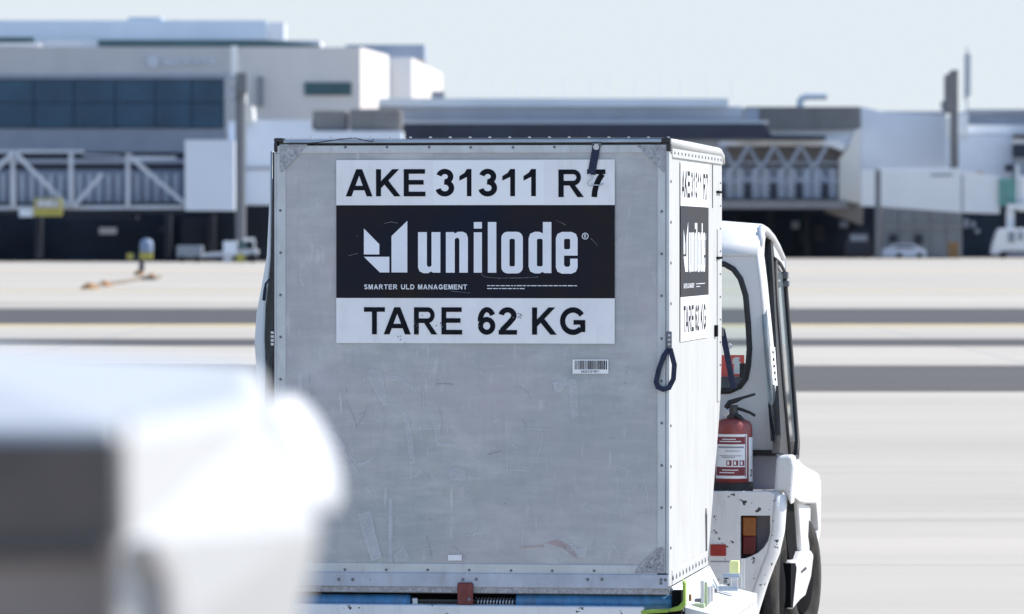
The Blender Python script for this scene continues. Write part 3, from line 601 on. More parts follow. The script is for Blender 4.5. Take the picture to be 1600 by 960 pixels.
d = MB(); p = R(646, 940, 0); q = R(715, 940, 0); d.tube([(p.x - .03, .035, p.z), (q.x + .4, .035, p.z)], .008, 8); d.build('axle', 'spring', dol)
d = MB(); p = R(642, 940, 0); d.box((p.x, .02, p.z - .028), (p.x + .022, .05, p.z + .012)); d.build('axle_bracket', 'steel', dol, bevel=.004)
a = R(742, 942, 0); b = R(802, 942, 0); pts = [(a.x + (b.x - a.x) * i / 140, .035 + .016 * math.sin(i * .55), a.z + .016 * math.cos(i * .55)) for i in range(141)]
d = MB(); d.tube(pts, .0028, 5); d.build('spring', 'steel', dol, smooth=True)
d = MB(); a = Fp(716, 956); b = Fp(740.5, 910); d.box((a.x, -.026, a.z), (b.x, -.014, b.z)); ct = d.build('catch', 'red_paint', dol, bevel=.006)
d = MB(); p = Fp(735, 936); d.lathe([(.006, -.027), (.006, -.031)], (p.x, 0, p.z), 'y', 8); d.build('catch_pin', 'rivet', ct)
d = MB(); a = Fp(440, 975); b = Fp(1008, 947.5); d.box((a.x - .1, -.05, a.z - .06), (b.x, .06, b.z)); d.build('front_beam', 'white_chipped', dol, bevel=.006)
d = MB()
pts = [(1068, 904), (1073, 910), (1073, 945), (1066, 953), (1046, 956), (1012, 958), (1006, 966), (1003, 953), (1046, 951), (1062, 946), (1069, 938), (1069, 914)]
d.poly([[Fp(x, y, .052) for x, y in pts]], (0, .05, 0)); d.build('corner_bumper', 'green_yellow', dol, bevel=.004)
d = MB(); d.box((.012, .0, z0 - .13), (.045, .06, z0 - .012)); d.build('well_end', 'dark_well', dol)
# right hand side deck, guides and posts
d = MB(); d.poly([[(.05, .07, z0 - .075), (.19, .07, z0 - .11), (.19, 1.42, z0 - .11), (.05, 1.42, z0 - .075)]], (0, 0, -.03)); d.build('side_deck', 'white_paint', dol, bevel=.004)
d = MB(); d.poly([[(.004, .07, z0 - .002), (.05, .07, z0 - .09), (.05, 1.42, z0 - .09), (.004, 1.42, z0 - .002)]], (-.01, 0, -.004)); d.build('side_guide', 'white_paint', dol, bevel=.003)
d = MB(); d.box((.17, .02, z0 - .32), (.19, 1.42, z0 - .145)); d.box((.03, .0, z0 - .32), (.19, .02, z0 - .145)); d.build('side_skirt', 'white_chipped', dol, bevel=.003)
def post(px, py0, py1, v, r, mat='steel'):
    a = R(px, py1, v); b = R(px, py0, v); MB().tube([a, (a + b) / 2, b], [r, r, r * .9], 10).build('guide_post', mat, dol, smooth=False)
post(1097, 908, 944, .25, .008); post(1111.5, 916, 940, .55, .006); post(1161, 873, 920, 1.3, .008); post(1103, 910, 948, .3, .006, 'green_grey')
def dbox(px0, py0, px1, py1, v, dep, name, mat):
    a = R(px0, py1, v); b = R(px1, py0, v); return MB().box((a.x, v, a.z), (b.x, v + dep, b.z)).build(name, mat, dol, bevel=.003)
dbox(1140, 877, 1154, 896.5, 1.32, .05, 'stop_block', 'pale_yellow'); dbox(1128, 897, 1155, 903, 1.22, .05, 'stop_bar', 'rail'); dbox(1122, 917, 1152, 923.5, 1.0, .05, 'stop_bar', 'rail')
dbox(1142, 903.5, 1152, 918, 1.1, .03, 'stop_bracket', 'steel'); dbox(1130, 905.5, 1136, 912.5, 1.1, .02, 'stop_pin', 'rivet'); dbox(1082, 944, 1100, 955, .2, .05, 'stop_foot', 'green_grey')
dbox(1116, 920, 1120, 927, .7, .03, 'stop_pin', 'rivet'); dbox(1085, 936, 1094, 941, .24, .03, 'stop_pin', 'rivet'); dbox(1102, 917, 1109, 944, .42, .02, 'stop_bracket', 'steel')
dbox(1076, 929, 1080, 940, .1, .02, 'stop_pin', 'orange')
d = MB(); d.box((WL + .02, .1, .30), (.02, 1.42, .40)); d.build('chassis', 'white_chipped', dol)
for u in (WL + .1, -.12):
    for v in (.3, 1.2): MB().lathe([(.08, -.05), (.17, -.05), (.18, -.03), (.18, .03), (.17, .05), (.08, .05)], (u, v, .18), 'x', 24).build('wheel', 'tyre', dol)
MB().tube([(WL / 2, 1.42, .32), (WL / 2, 2.5, .34)], .03, 10).build('tow_bar', 'white_chipped', dol)
# ------------------------------------------------------------------ the tug in front of the dolly
VT, VB = 2.75, 2.50                                       # cab rear wall, lower body rear
tug = rroot('baggage_tug', (WL / 2, 3.4, 0), 'chipped white baggage tug with open rear window, coupled beyond the container', 'tug')
UC = WL / 2
def mir(p): return Vector((2 * UC - p.x, p.y, p.z))
pb = R(1215, 702, VT); pt = R(1184, 400, VT); BS = (pt.x - pb.x) / (pt.z - pb.z)
def side(px, py, du=0.0): return S(px, py, pb.x + du, BS, pb.z)
def spoly(mb, pts, dep=-.03, du=0.0): return mb.poly([[side(x, y, du) for x, y in pts]], (dep, 0, 0))
# cab rear wall with the rounded window opening
edge = [(1214.5, 705), (1205, 610), (1196, 520), (1188, 440), (1183, 399)]
right = [R(x, y, VT) for x, y in edge]
outer = right + [mir(p) for p in reversed(right)]
wp = [(1110, 612), (1140, 611), (1156, 604), (1165, 592), (1169, 572), (1171, 545), (1169, 505), (1165, 462), (1157, 436), (1146, 421), (1132, 413), (1110, 411)]
hole = [R(x, y, VT) for x, y in wp]; hole = hole + [mir(p) for p in reversed(hole)]
MB().poly([outer, hole], (0, .03, 0)).build('rear_wall', 'white_clean', tug, bevel=.003)
MB().tube(hole + [hole[0], hole[1]], .0125, 8, cap=False).build('window_seal', 'black_rubber', tug, smooth=True)
MB().poly([[p + Vector((0, .012, 0)) for p in hole]]).build('rear_glass', 'glass', tug)
# roof: sloping back panel, rounded shoulder, falling forward
rows = []
for px, py, v in ((1182.5, 399.5, VT - .005), (1183.5, 380, VT + .04), (1185.5, 362, VT + .10), (1187.5, 354.5, VT + .16), (1191, 352.5, VT + .30)):
    e = R(px, py, v); m = mir(e); rows.append((e, m))
sil = [(1205, 366), (1216, 385), (1226, 405)]
for (px, py), k in zip(sil, (0, 0, 0)): e = side(px, py, .0); rows.append((e, mir(e)))
G = []
for i, (e, m) in enumerate(rows):
    c = .028 if i > 0 else .01
    zt = e.z + (.0 if i < 4 else .015); r = []
    for t in (0, .12, .3, .5, .7, .88, 1): r.append(m.lerp(e, t) + Vector((0, 0, (zt - e.z) if .05 < t < .95 else 0)))
    G.append(r)
MB().grid(G).build('roof', 'white_clean', tug, smooth=True, solid=.012)
# rounded rear corner pillar: fillet from the rear wall to the side
rows = []
for x, y, dv in [(1186.5, 360, .10), (1184, 380, .04), (1183, 399, 0), (1188, 440, 0), (1196, 520, 0), (1205, 610, 0), (1214.5, 705, 0)]:
    p = R(x, y, VT + dv); rows.append([p + Vector((-.004, -.001, 0))] + [p + Vector((.018 * math.sin(a), .10 * (1 - math.cos(a)), 0)) for a in (math.pi * .5 * k / 6 for k in range(7))])
MB().grid(rows).build('corner_pillar', 'white_clean', tug, smooth=True, solid=.004)
MB().grid([[mir(p) for p in r] for r in rows]).build('corner_pillar', 'white_clean', tug, smooth=True, solid=.004)
r0 = [side(x, y, .004) for x, y in ((1184, 399), (1187, 376), (1192, 360), (1200, 366))]
# right side: window strip, black post, door with its glass
spoly(MB(), [(1197, 440), (1196, 395), (1201, 374), (1203, 374), (1207, 440), (1213, 560), (1219, 680), (1212, 690), (1206, 610), (1199, 520)], -.02, .013).build('quarter_glass', 'glass_dark', tug)
MB().tube([R(1187, 385, VT + .05), R(1188.5, 366, VT + .09), R(1190.5, 357, VT + .13), side(1197, 361, .03), side(1206, 371, .03), side(1215, 386, .03), side(1223.5, 404, .03)], [.012, .017, .017, .016, .015, .014, .012], 12).build('roof_edge', 'white_clean', tug, smooth=True)
spoly(MB(), [(1202, 371), (1207, 376), (1213, 480), (1222, 600), (1232, 711), (1218, 708), (1220, 680), (1214, 560), (1208, 440), (1204, 376)], -.03, .026).build('door_post', 'black_rubber', tug)
door = spoly(MB(), [(1207.5, 377), (1215, 386), (1225, 404), (1227, 425), (1222, 425), (1211, 405)], -.02, .027).build('door_frame', 'white_clean', tug)
spoly(MB(), [(1211, 407), (1226, 427), (1236, 560), (1246, 690), (1245, 714), (1233, 712), (1223, 600), (1214, 480)], -.015, .022).build('door_glass', 'glass_dark', tug)
sl = MB(); P_ = lambda pts, r: sl.tube([side(x, y, .028) for x, y in pts], r, 6)
P_([(1210.5, 405), (1219, 413), (1226, 427), (1231, 490), (1237, 565), (1243, 650), (1246.5, 692), (1245, 715)], .010); P_([(1211, 405), (1214, 480), (1223, 600), (1233, 712)], .010); P_([(1233, 712), (1240, 716), (1245, 714)], .010)
sl.build('door_seal', 'black_rubber', tug, smooth=True)
h = MB(); a = side(1226.5, 425, .035); h.box((a.x - .01, a.y, a.z - .03), (a.x + .012, a.y + .05, a.z)); a = side(1228, 441, .035); h.box((a.x - .01, a.y, a.z - .02), (a.x + .012, a.y + .05, a.z + .005)); h.build('door_hinge', 'rivet', tug, bevel=.003)
st_ = MB().poly([[side(x, y, .032) for x, y in ((1203.5, 541), (1211, 543), (1215, 603), (1208, 601))]], (-.002, 0, 0)).build('pillar_sticker', 'placard_white_new', tug)
tm = MB()
for k in range(5): y = 549 + k * 10.5; x = 1206.7 + k * .9; tm.poly([[side(x + dx, y + dy, .0335) for dx, dy in ((0, 0), (2.6, 0), (2.8, 4 + (k % 2) * 2), (.4, 3 + (k % 3)))]])
tm.build('sticker_print', 'print_black', st_)
# left side (unseen), windscreen frame, floor
fz = pb.z
MB().poly([[mir(side(x, y, .03)) for x, y in ((1190, 440), (1186, 372), (1207, 376), (1232, 711), (1216, 705))]], (.02, 0, 0)).build('left_side', 'white_clean', tug)
ft = side(1219, 404, -.02); fb = side(1240, 712, -.02)
MB().bar(ft, fb, .04, .03).bar(mir(ft), mir(fb), .04, .03).bar(fb, mir(fb), .05, .05).build('windscreen_frame', 'white_clean', tug)
MB().poly([[ft, fb, mir(fb), mir(ft)]]).build('windscreen', 'glass', tug)
bot = [(1146.5, 584.5), (1157.5, 584.5), (1157.5, 567), (1154, 563), (1157, 559), (1150, 558), (1145, 561), (1144, 568), (1147, 569)]
MB().poly([[R(x, y, 3.3) for x, y in ((1110, 588.5), (1163, 588.5), (1163, 555), (1110, 555))], [R(x, y, 3.3) for x, y in bot]]).build('warning_sticker', MT['sticker_red'], tug)
MB().poly([[R(x, y, 3.3) for x, y in bot]]).build('pictogram', MT['sticker_white'], tug)
a = R(1100, 612, 3.32); b = R(1166, 589, 3.32); MB().box((2 * UC - b.x, 3.32, fz), (b.x, 3.36, b.z)).build('dashboard', 'shed', tug)
a = R(1163, 583, 3.2); MB().box((a.x - .02, 3.2, a.z - .02), (a.x + .04, 3.25, a.z + .04)).build('switch_box', 'black_rubber', tug)
# belt, lower body
a = R(1178, 712, VT); MB().box((2 * UC - pb.x + .02, VT - .012, pb.z - .028), (pb.x - .005, VT + .03, pb.z - .004)).build('belt_seal', 'black_rubber', tug)
sh = R(1210, 769, VB); sz = sh.z
MB().box((2 * UC - sh.x, VT - .002, sz), (sh.x + .06, VT + .02, pb.z - .03)).build('lower_wall', 'grey_inner', tug)  # shade on the white cab's lower wall is put into its grey colour
MB().box((2 * UC - sh.x, VB + .031, sz - .02), (sh.x + .02, VT + .02, sz)).build('shelf', 'white_chipped', tug)
rimp = [(1213, 713), (1238, 712), (1241, 730), (1236, 792), (1229, 775), (1224, 768), (1209, 770)]
pts = [R(x, y, VB + .02) for x, y in rimp]
fd = MB().poly([pts], (0, .16, 0)).build('rear_fender', 'white_paint', tug, bevel=.02, seg=3); MB().poly([[mir(p) for p in pts]], (0, .16, 0)).build('rear_fender', 'white_paint', tug, bevel=.02, seg=3)
rp_ = [(1229, 773), (1226, 800), (1224, 830), (1216, 866), (1208, 885), (1197, 915), (1186, 950), (1172, 1000), (1165, 1010)]
full = [R(x, y, VB) for x, y in rp_]; right = [p - Vector((.046, 0, 0)) for p in full]; top = R(1200, 768, VB)
rows = [[p + Vector((.046 * math.sin(a), .055 * (1 - math.cos(a)), 0)) for a in (math.pi * .5 * k / 7 for k in range(8))] for p in right]
MB().grid(rows).build('rear_corner', 'white_chipped', tug, smooth=True, solid=.004); MB().grid([[mir(p) for p in q] for q in rows]).build('rear_corner', 'white_chipped', tug, smooth=True, solid=.004)
zb_ = right[-1].z; outer = [Vector((UC, VB, sz))] + [top] + right + [Vector((UC, VB, zb_))]
lh = [R(x, y, VB) for x, y in [(1157, 806), (1203, 806), (1203, 833), (1200, 845), (1193, 856), (1184, 864), (1172, 870), (1157, 875)]]
MB().poly([outer, lh], (0, .03, 0)).build('rear_panel', 'white_chipped', tug, bevel=.004)
MB().poly([[mir(p) for p in outer], [mir(p) for p in lh]], (0, .03, 0)).build('rear_panel', 'white_chipped', tug, bevel=.004)
for f_ in (lambda p: p, mir):
    lp = [f_(p) for p in lh]
    bk = MB(); n = len(lp)
    for i in range(n): a, b = lp[i], lp[(i + 1) % n]; bk.add([a + Vector((0, .004, 0)), b + Vector((0, .004, 0)), b + Vector((0, .10, 0)), a + Vector((0, .10, 0))], [(0, 1, 2, 3)])
    bk.poly([[p + Vector((0, .10, 0)) for p in lp]]); hs = bk.build('lamp_recess', 'grey_inner', tug)
    a = f_(R(1160, 868, VB + .03)); b = f_(R(1181, 838, VB + .03)); c = f_(R(1181, 808, VB + .03)); x0, x1 = sorted((a.x, b.x))
    lm = MB().box((x0, VB + .03, a.z), (x1, VB + .09, b.z)).build('tail_light', 'lamp_red', tug, bevel=.005); MB().box((x0, VB + .03, b.z + .001), (x1, VB + .09, c.z)).build('amber_lens', 'lamp_amber', lm, bevel=.005)
a = R(1110, 869, VB - .004); b = R(1134.5, 851, VB - .004); rf = MB().box((a.x, VB - .006, a.z), (b.x, VB - .001, b.z)).build('reflector', 'reflector', tug, bevel=.002)
m0, m1 = mir(a), mir(b); MB().box((m1.x, VB - .006, a.z), (m0.x, VB - .001, b.z)).build('reflector', 'reflector', tug, bevel=.002)
a = R(1110, 878.5, VB); b = R(1157, 877, VB); MB().box((a.x, VB - .0015, a.z), (b.x, VB - .0005, b.z)).build('panel_seam', 'grey_inner', tug)
MB().box((2 * UC - .1, VB + .16, .22), (.1, 4.3, sz - .16)).build('chassis', 'dark_well', tug)
# right side lower body, front fender, step, pillars (plane u = US)
US = .165
def lpoly(pts, dep, du=0.0, mb=None): return (mb or MB()).poly([[S(x, y, US + du) for x, y in pts]], (dep, 0, 0))
lpoly([(1241, 722), (1247, 716), (1258, 728), (1271, 735), (1280, 740), (1283, 752), (1283, 782), (1279, 787), (1262, 787), (1250, 784), (1240, 776)], -.06, .02).build('front_fender', 'white_paint', tug, bevel=.015, seg=3)
lpoly([(1229, 776), (1240, 779), (1247, 880), (1236, 884), (1230, 850), (1226, 800)], -.02, -.02).build('wheel_liner', 'dark_well', tug)
lpoly([(1248, 784), (1267, 790), (1265, 868), (1254, 868)], -.1, -.005).build('door_sill', 'white_clean', tug, bevel=.01)
lpoly([(1264, 788), (1277, 788), (1280, 800), (1279, 830), (1276, 850), (1262, 866)], -.05, -.015).build('wheel_well', 'dark_well', tug)
lpoly([(1276, 786), (1283, 782), (1282, 830), (1278, 856), (1275.5, 850), (1279.5, 828)], -.05, .02).build('fender_lip', 'white_clean', tug, bevel=.004)
stp_ = lpoly([(1237, 877), (1250, 874), (1254, 862), (1268, 860), (1272, 866), (1268, 900), (1259, 930), (1250, 938), (1239, 952), (1236, 920)], -.22, .01).build('step', 'white_paint', tug, bevel=.012)
lpoly([(1236, 880), (1243, 880), (1245, 888), (1239, 950), (1235.5, 950)], -.2, .012).build('step_opening', 'dark_well', stp_)
lpoly([(1252, 893), (1259, 886), (1261, 889), (1253, 896)], -.002, .0125).build('step_slot', 'black_rubber', stp_)
for v, uo, tr in ((2.98, .155, 0), (4.12, .155, -.20)):
    for s_ in (0, 1):
        c = Vector((uo if not s_ else 2 * UC - uo, v, .31 if not tr else .285)); kf = 1.0 if not tr else .92; RM = Matrix.Rotation(tr, 3, 'Z'); spin = lambda mb: setattr(mb, 'v', [c + RM @ (p - c) for p in mb.v]) or mb; sg_ = -1 if not s_ else 1
        wl = spin(MB().lathe([(a_ * kf, b_) for a_, b_ in [(.17, sg_ * .03), (.20, 0), (.285, sg_ * .008), (.305, sg_ * .03), (.31, sg_ * .06), (.31, sg_ * .15), (.30, sg_ * .18), (.17, sg_ * .19)]], c, 'x', 40)).build('wheel', 'tyre', tug, smooth=True)
        tg = MB()
        for k in range(40):
            t = 2 * math.pi * k / 40
            for q in (.05, .09, .13): tg.bar(c + Vector((sg_ * q, .309 * kf * math.cos(t), .309 * kf * math.sin(t))), c + Vector((sg_ * (q + .03), .309 * kf * math.cos(t + .03), .309 * kf * math.sin(t + .03))), .012, .008, upv=(0, math.cos(t), math.sin(t)))
        spin(tg); tag(tg.build('tread', 'tyre', wl), kind='stuff')
        spin(MB().lathe([(.06, sg_ * -.004), (.15, sg_ * .012), (.165, sg_ * .03)], c, 'x', 24)).build('rim', 'dark_well', wl)
# ------------------------------------------------------------------ the fire extinguisher standing on the tug's shelf
ev = VB + .12; ec = R(1146, 768, ev); er = .078
ex = rroot('fire_extinguisher', (ec.x, ev, sz), 'red fire extinguisher with white label and black handle on the tug rear shelf', 'fire extinguisher')
def EZ(py): return R(1146, py, ev).z
MB().lathe([(er + .003, sz + .0005), (er + .004, EZ(756) - .004), (er + .001, EZ(754))], (ec.x, ev, 0), 'z', 32).build('foot_ring', 'black_rubber', ex, smooth=False)
MB().lathe([(er, EZ(754) + .001), (er, EZ(672)), (er * .97, EZ(664)), (er * .86, EZ(658.5)), (er * .6, EZ(655)), (er * .34, EZ(653.5))], (ec.x, ev, 0), 'z', 40).build('cylinder', 'red_body', ex, smooth=True)
def wrap(a0, a1, py0, py1, dr, name, mat, par=None, mb=None):
    n = max(2, int((a1 - a0) / 6)); g_ = []
    for py in (py1, py0): g_.append([(ec.x + (er + dr) * math.sin(math.radians(a0 + (a1 - a0) * i / n)), ev - (er + dr) * math.cos(math.radians(a0 + (a1 - a0) * i / n)), EZ(py)) for i in range(n + 1)])
    mb = mb or MB(); mb.grid(g_); return mb if name is None else mb.build(name, mat, par or ex, smooth=True)
lab = wrap(-60, 50, 678, 747, .0006, 'label', 'placard_white_new'); lab2 = wrap(58, 90, 683, 752, .0006, 'side_label', 'placard_white_new')
lp = MB(); wrap(-56, 42, 682, 693.5, .0012, None, None, mb=lp); wrap(-56, 42, 729, 742.5, .0012, None, None, mb=lp)
for i in range(3): wrap(-16 + 20 * i, 0 + 20 * i, 718.5, 727, .0012, None, None, mb=lp)
wrap(43, 46, 680, 745, .0012, None, None, mb=lp); lp.build('label_print', 'red_print', lab)
lp = MB()
for y, a0, a1 in ((685, -30, 12), (688.5, -40, 28), (733, -30, 20), (737, -40, 8)): wrap(a0, a1, y, y + 1.4, .0018, None, None, mb=lp)
for i in range(3): wrap(-13 + 20 * i, -7 + 20 * i, 720, 725.5, .0018, None, None, mb=lp)
tag(lp.build('label_lines', 'placard_white_new', lab), kind='stuff')
lp = MB()
for y, a0, a1 in ((697, -45, 38), (703.5, -20, 26), (711, -40, 30), (713.5, -30, 10)): wrap(a0, a1, y, y + (2.4 if y < 700 else 1.0), .0018, None, None, mb=lp)
lp.build('label_small_print', 'grey_inner', lab)
q2 = MB(); glyph(q2, '2', 66, 78, -744, -733, lambda x, y, h: (ec.x + (er + .0014) * math.sin(math.radians(x)), ev - (er + .0014) * math.cos(math.radians(x)), EZ(-y)), 0); q2.build('label_numeral', 'print_black', lab2)
nk_ = MB(); nk_.lathe([(er * .36, EZ(655)), (er * .34, EZ(650)), (er * .25, EZ(648)), (er * .22, EZ(640)), (er * .26, EZ(633))], (ec.x, ev, 0), 'z', 20)
nk_.build('valve', 'spring', ex, smooth=True)
g_ = R(1134, 645, ev - .05); MB().lathe([(.014, 0), (.014, -.02), (.010, -.022)], (g_.x, ev - .03, g_.z), 'y', 18).build('gauge', 'steel', ex)
MB().tube([R(x, y, ev) for x, y in ((1134, 638), (1140, 629), (1150, 626), (1160, 622), (1180, 616))], [.010, .011, .010, .006, .005], 8).build('lever', 'black_rubber', ex)
MB().tube([R(x, y, ev) for x, y in ((1146, 637), (1158, 640), (1172, 645), (1180, 650))], [.007, .007, .006, .006], 8).build('handle', 'black_rubber', ex)
MB().tube([R(x, y, ev - .03) for x, y in ((1148, 648), (1155, 652), (1160, 658))], .011, 8).build('hose', 'black_rubber', ex)
# ------------------------------------------------------------------ terminal, left
def part(parent, name, mat, px0, py0, px1, py1, Y, dep, bevel=0): return bb(px0, py0, px1, py1, Y, dep).build(name, mat, parent, bevel=bevel)
def plan(parent, name, mat, corners, pytop, Yref, pybot=None, mats=None):   # prism: plan corners (px, Y); top height from pytop at Yref
    zt = at(0, pytop, Yref).z; zb = at(0, pybot, Yref).z if pybot else 0.0
    pts = [at(px, 380, Y) for px, Y in corners]
    return MB().poly([[Vector((p.x, p.y, zb)) for p in pts]], (0, 0, zt - zb)).build(name, mat, parent)
TY = 540
tb = root('terminal_building', at(200, 380, 560).xy.to_3d(), 'long grey terminal with a wide dark teal window band at upper left', 'building')
plan(tb, 'hall_wall', 'terminal_wall', [(-260, TY), (374, TY), (374, 600), (-260, 600)], 74, TY, 262)
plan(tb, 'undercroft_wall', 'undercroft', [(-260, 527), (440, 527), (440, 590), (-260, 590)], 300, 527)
part(tb, 'window_frame', 'window_bar', -260, 124, 350, 201, TY - .15, .4)
k = 0; xs = [-200, -137, -74, -10, 53, 116, 180, 243, 300, 348]
pane_me = None
for i in range(len(xs) - 1):
    for y0, y1 in ((126, 160), (162, 199)):
        part(tb, 'pane', 'window_teal', xs[i] + 1.2, y0, xs[i + 1] - 1.2, y1, TY - .32, .12)
part(tb, 'sill_band', 'slate_strip', -260, 203, 352, 238, TY - .6, .9)
part(tb, 'lintel_band', 'slate_strip', -260, 117, 352, 123.5, TY - .35, .8)
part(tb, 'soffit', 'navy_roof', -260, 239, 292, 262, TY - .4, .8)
part(tb, 'roof_block', 'roof_blue', -260, 32, 416, 64, TY + 25, 8); part(tb, 'roof_block', 'roof_pale', 416.5, 35, 444, 64, TY + 26, 6)
part(tb, 'roof_step', 'roof_blue', 200, 27, 252, 33, TY + 30, 10); part(tb, 'roof_base', 'roof_pale', -260, 63, 500, 76, TY + 12, 12)
part(tb, 'roof_glazing', 'green_dark', 153, 62.5, 418, 72.5, TY + 9, 2); MB().poly([[at(418, 63, TY + 9), at(418, 72.5, TY + 9), at(500, 72.5, TY + 9), at(500, 70, TY + 9)]], (0, 2, 0)).build('roof_glazing', 'green_dark', tb)
part(tb, 'roof_glazing', 'green_dark', -260, 58.5, 52, 66, TY + 9, 2); part(tb, 'parapet', 'white_clean', -260, 67, 62, 73, TY + 9, 2)
sg = MB(); p = at(239, 97, TY); sg.lathe([(.62, -.25), (.62, -.05)], (p.x, TY, p.z), 'y', 16)
rnd = random.Random(5)
x = 254
while x < 336: l = rnd.uniform(4, 9); bb(x, 94, x + l - 1.2, 101 + rnd.uniform(-1, 2), TY - .2, .15, sg); x += l + (4 if rnd.random() < .25 else 0)
tag(sg.build('roof_sign', 'roof_pale', tb), kind='stuff')
for x in (262, 330, 60, -60): part(tb, 'pier', 'undercroft_pier', x - 5, 335, x + 5, gyb if False else 405, 524.5, 2)
part(tb, 'door_panel', 'undercroft_pier', 282, 338, 340, 405, 526.3, .5)
part(tb, 'light_panel', 'sign_grey', 155, 356, 182, 366, 525.8, .4); part(tb, 'light_panel', 'undercroft_pier', 246, 354, 258, 363, 525.8, .4)
part(tb, 'ceiling_beam', 'undercroft_pier', 100, 337, 214, 343, 520, 2)
# wing with sunlit side and the lower block
wg = root('terminal_wing', at(470, 380, 560).xy.to_3d(), 'pale stone wing with one slit window and a sunlit white side wall', 'building')
plan(wg, 'wing_wall', 'wing_wall', [(374.5, TY), (563, TY), (607.5, 563), (607.5, 600), (374.5, 600)], 74, TY, 262)
part(wg, 'slit_window', 'green_dark', 476, 129, 549, 149, TY - .2, .3); part(wg, 'shade_strip', 'concrete_mid', 403, 120, 411, 166, TY - .6, .6)  # grey strip on the wall stands in for the shade behind the stair fin
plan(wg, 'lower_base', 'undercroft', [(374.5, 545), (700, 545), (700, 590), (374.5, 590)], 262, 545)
part(wg, 'roof_plant', 'blue_grey', 540, 70, 663, 92, TY + 75, 25)
bk = root('annex_block', at(640, 380, 590).xy.to_3d(), 'smaller stone block with sloping sunlit side, right of the pale wing', 'building')
plan(bk, 'block_wall', 'wing_wall', [(600, 585), (643, 585), (692, 640), (692, 660), (600, 660)], 90, 585)
part(bk, 'vent_hood', 'concrete_mid', 674, 143, 694, 158, 584, 6)
# low pier building with rods
lp_ = root('pier_building', at(870, 380, 560).xy.to_3d(), 'long low blue grey building with flat roof behind the container', 'building')
part(lp_, 'wall', 'blue_grey', 566, 166, 1124, 402, 556, 30); part(lp_, 'upper_wall', 'blue_grey', 1124.2, 166.6, 1160, 193, 556, 20); part(lp_, 'fascia', 'roof_blue', 566, 154, 1138, 166.5, 555, 34); part(lp_, 'white_strip', 'bridge_white', 630, 189, 1200, 193, 553, 2)
ORD = 'first second third fourth fifth sixth seventh eighth ninth tenth eleventh twelfth'.split()
for i in range(12):
    x = 730 + i * 37 + (i % 3) * 3; p = at(x, 154, 570); t = at(x, 112 + (i * 7) % 13, 570)
    lone(MB().tube([p, t], .045, 6), 'lightning_rod', 'bridge_white', ORD[i] + ' thin pale rod from the left on the long low flat roof', 'rod', 'rods along the low flat roof')
# ducts on the roof
for (a, b, c_, d, lab) in ((488, 172, 543, 204.8, 'shorter grey roof plant box, left of the pair'), (546, 170, 628, 204.8, 'longer grey roof plant box, right of the pair')):
    bx = bb(a, b, d if False else c_, d, 513.5 if a == 488 else 513, 4)
    lone(bx, 'plant_box', 'concrete_grey', lab, 'roof plant', 'plant boxes on the roof', bevel=.3)
# white access blocks left
ab = root('access_block', at(350, 380, 520).xy.to_3d(), 'plain bluish white block beside the truss bridge and floodlight mast', 'building')
part(ab, 'block_front', 'panel_white', 289, 219, 366, 329, 506, 12); part(ab, 'block_rear', 'panel_white', 376, 188, 486, 320, 512, 10); part(ab, 'block_low', 'panel_white', 486.2, 205, 628, 320, 512, 10); part(ab, 'joint', 'slate_strip', 376, 261, 640, 265.5, 511.8, .3)
part(ab, 'link', 'panel_white', 357, 190, 375.5, 329, 509, 8)
MB().poly([[at(x, y, 511) for x, y in ((379, 117), (380.5, 117), (381, 160), (394, 166), (396, 190), (379, 190))]], (0, 6, 0)).build('stair_fin', 'white_lit', ab)
ms = root('floodlight_mast', at(376, 408, 500).xy.to_3d(), 'tall dark floodlight mast with pale top, standing beside the white block', 'mast')
def tubep(par, name, mat, pts, Y, r, n=10): return MB().tube([at(x, y, Y) for x, y in pts], r, n).build(name, mat, par, smooth=False)
p0 = at(376, 408, 500); p1 = at(376, 116, 500)
MB().tube([Vector((p0.x, 500, 0)), p1], .48, 12).build('pole', 'mast_grey', ms, smooth=False)
part(ms, 'upper_pole', 'bridge_white', 361, 72, 370, 128, 499.5, .5)
bx = MB()
for i in range(6): bb(350 + (i % 2) * 8, 112 + i * 8, 358 + (i % 2) * 9, 118 + i * 8, 499.2, .5, bx)
bx.build('lamp_cluster', 'truss_grey', ms)
part(ms, 'cabinet', 'mast_grey', 370, 114, 385, 146, 499.2, .6)
# truss boarding bridge at left
br_ = root('boarding_bridge', at(120, 380, 512).xy.to_3d(), 'white lattice boarding bridge crossing in front of the dark undercroft', 'boarding bridge')
BY = 508
part(br_, 'wall', 'corrugated', -260, 266, 288, 318, BY + 2.2, 2); part(br_, 'window_strip', 'navy_roof', -260, 256, 288, 265.5, BY + 2.4, 1); part(br_, 'rail_band', 'truss_grey', -260, 249, 288, 255.5, BY + 2.1, 1); part(br_, 'floor_beam', 'navy_roof', -260, 318.5, 288, 333, BY + .8, 4)
x = -240
while x < 285: part(br_, 'wall_panel', 'blue_grey', x, 272, x + 9, 316, BY + 1.9, .4); x += 15
def bar(a, b, wpx, Y=BY, name='diagonal', mat='truss_white'): MB().bar(at(*a, Y), at(*b, Y), wpx * Y / F, .5, upv=(0, 1, 0)).build(name, mat, br_)
bar((-260, 237), (130, 237), 4.5, name='top_chord'); bar((130, 243), (210, 246), 4, name='top_chord', mat='truss_grey'); bar((190, 247), (275, 247), 5, name='top_chord'); bar((-260, 326), (288, 324), 6, name='bottom_chord', mat='truss_white')
for x in (20, 111, 200, -70, -160): bar((x, 240), (x, 323), 6.5, BY - .3, 'post')
for a, b in (((25, 241), (106, 322)), ((18, 241), (-62, 322)), ((204, 246), (288, 318)), ((116, 322), (160, 272)), ((-65, 322), (-150, 245))): bar(a, b, 6.5, BY - .6)
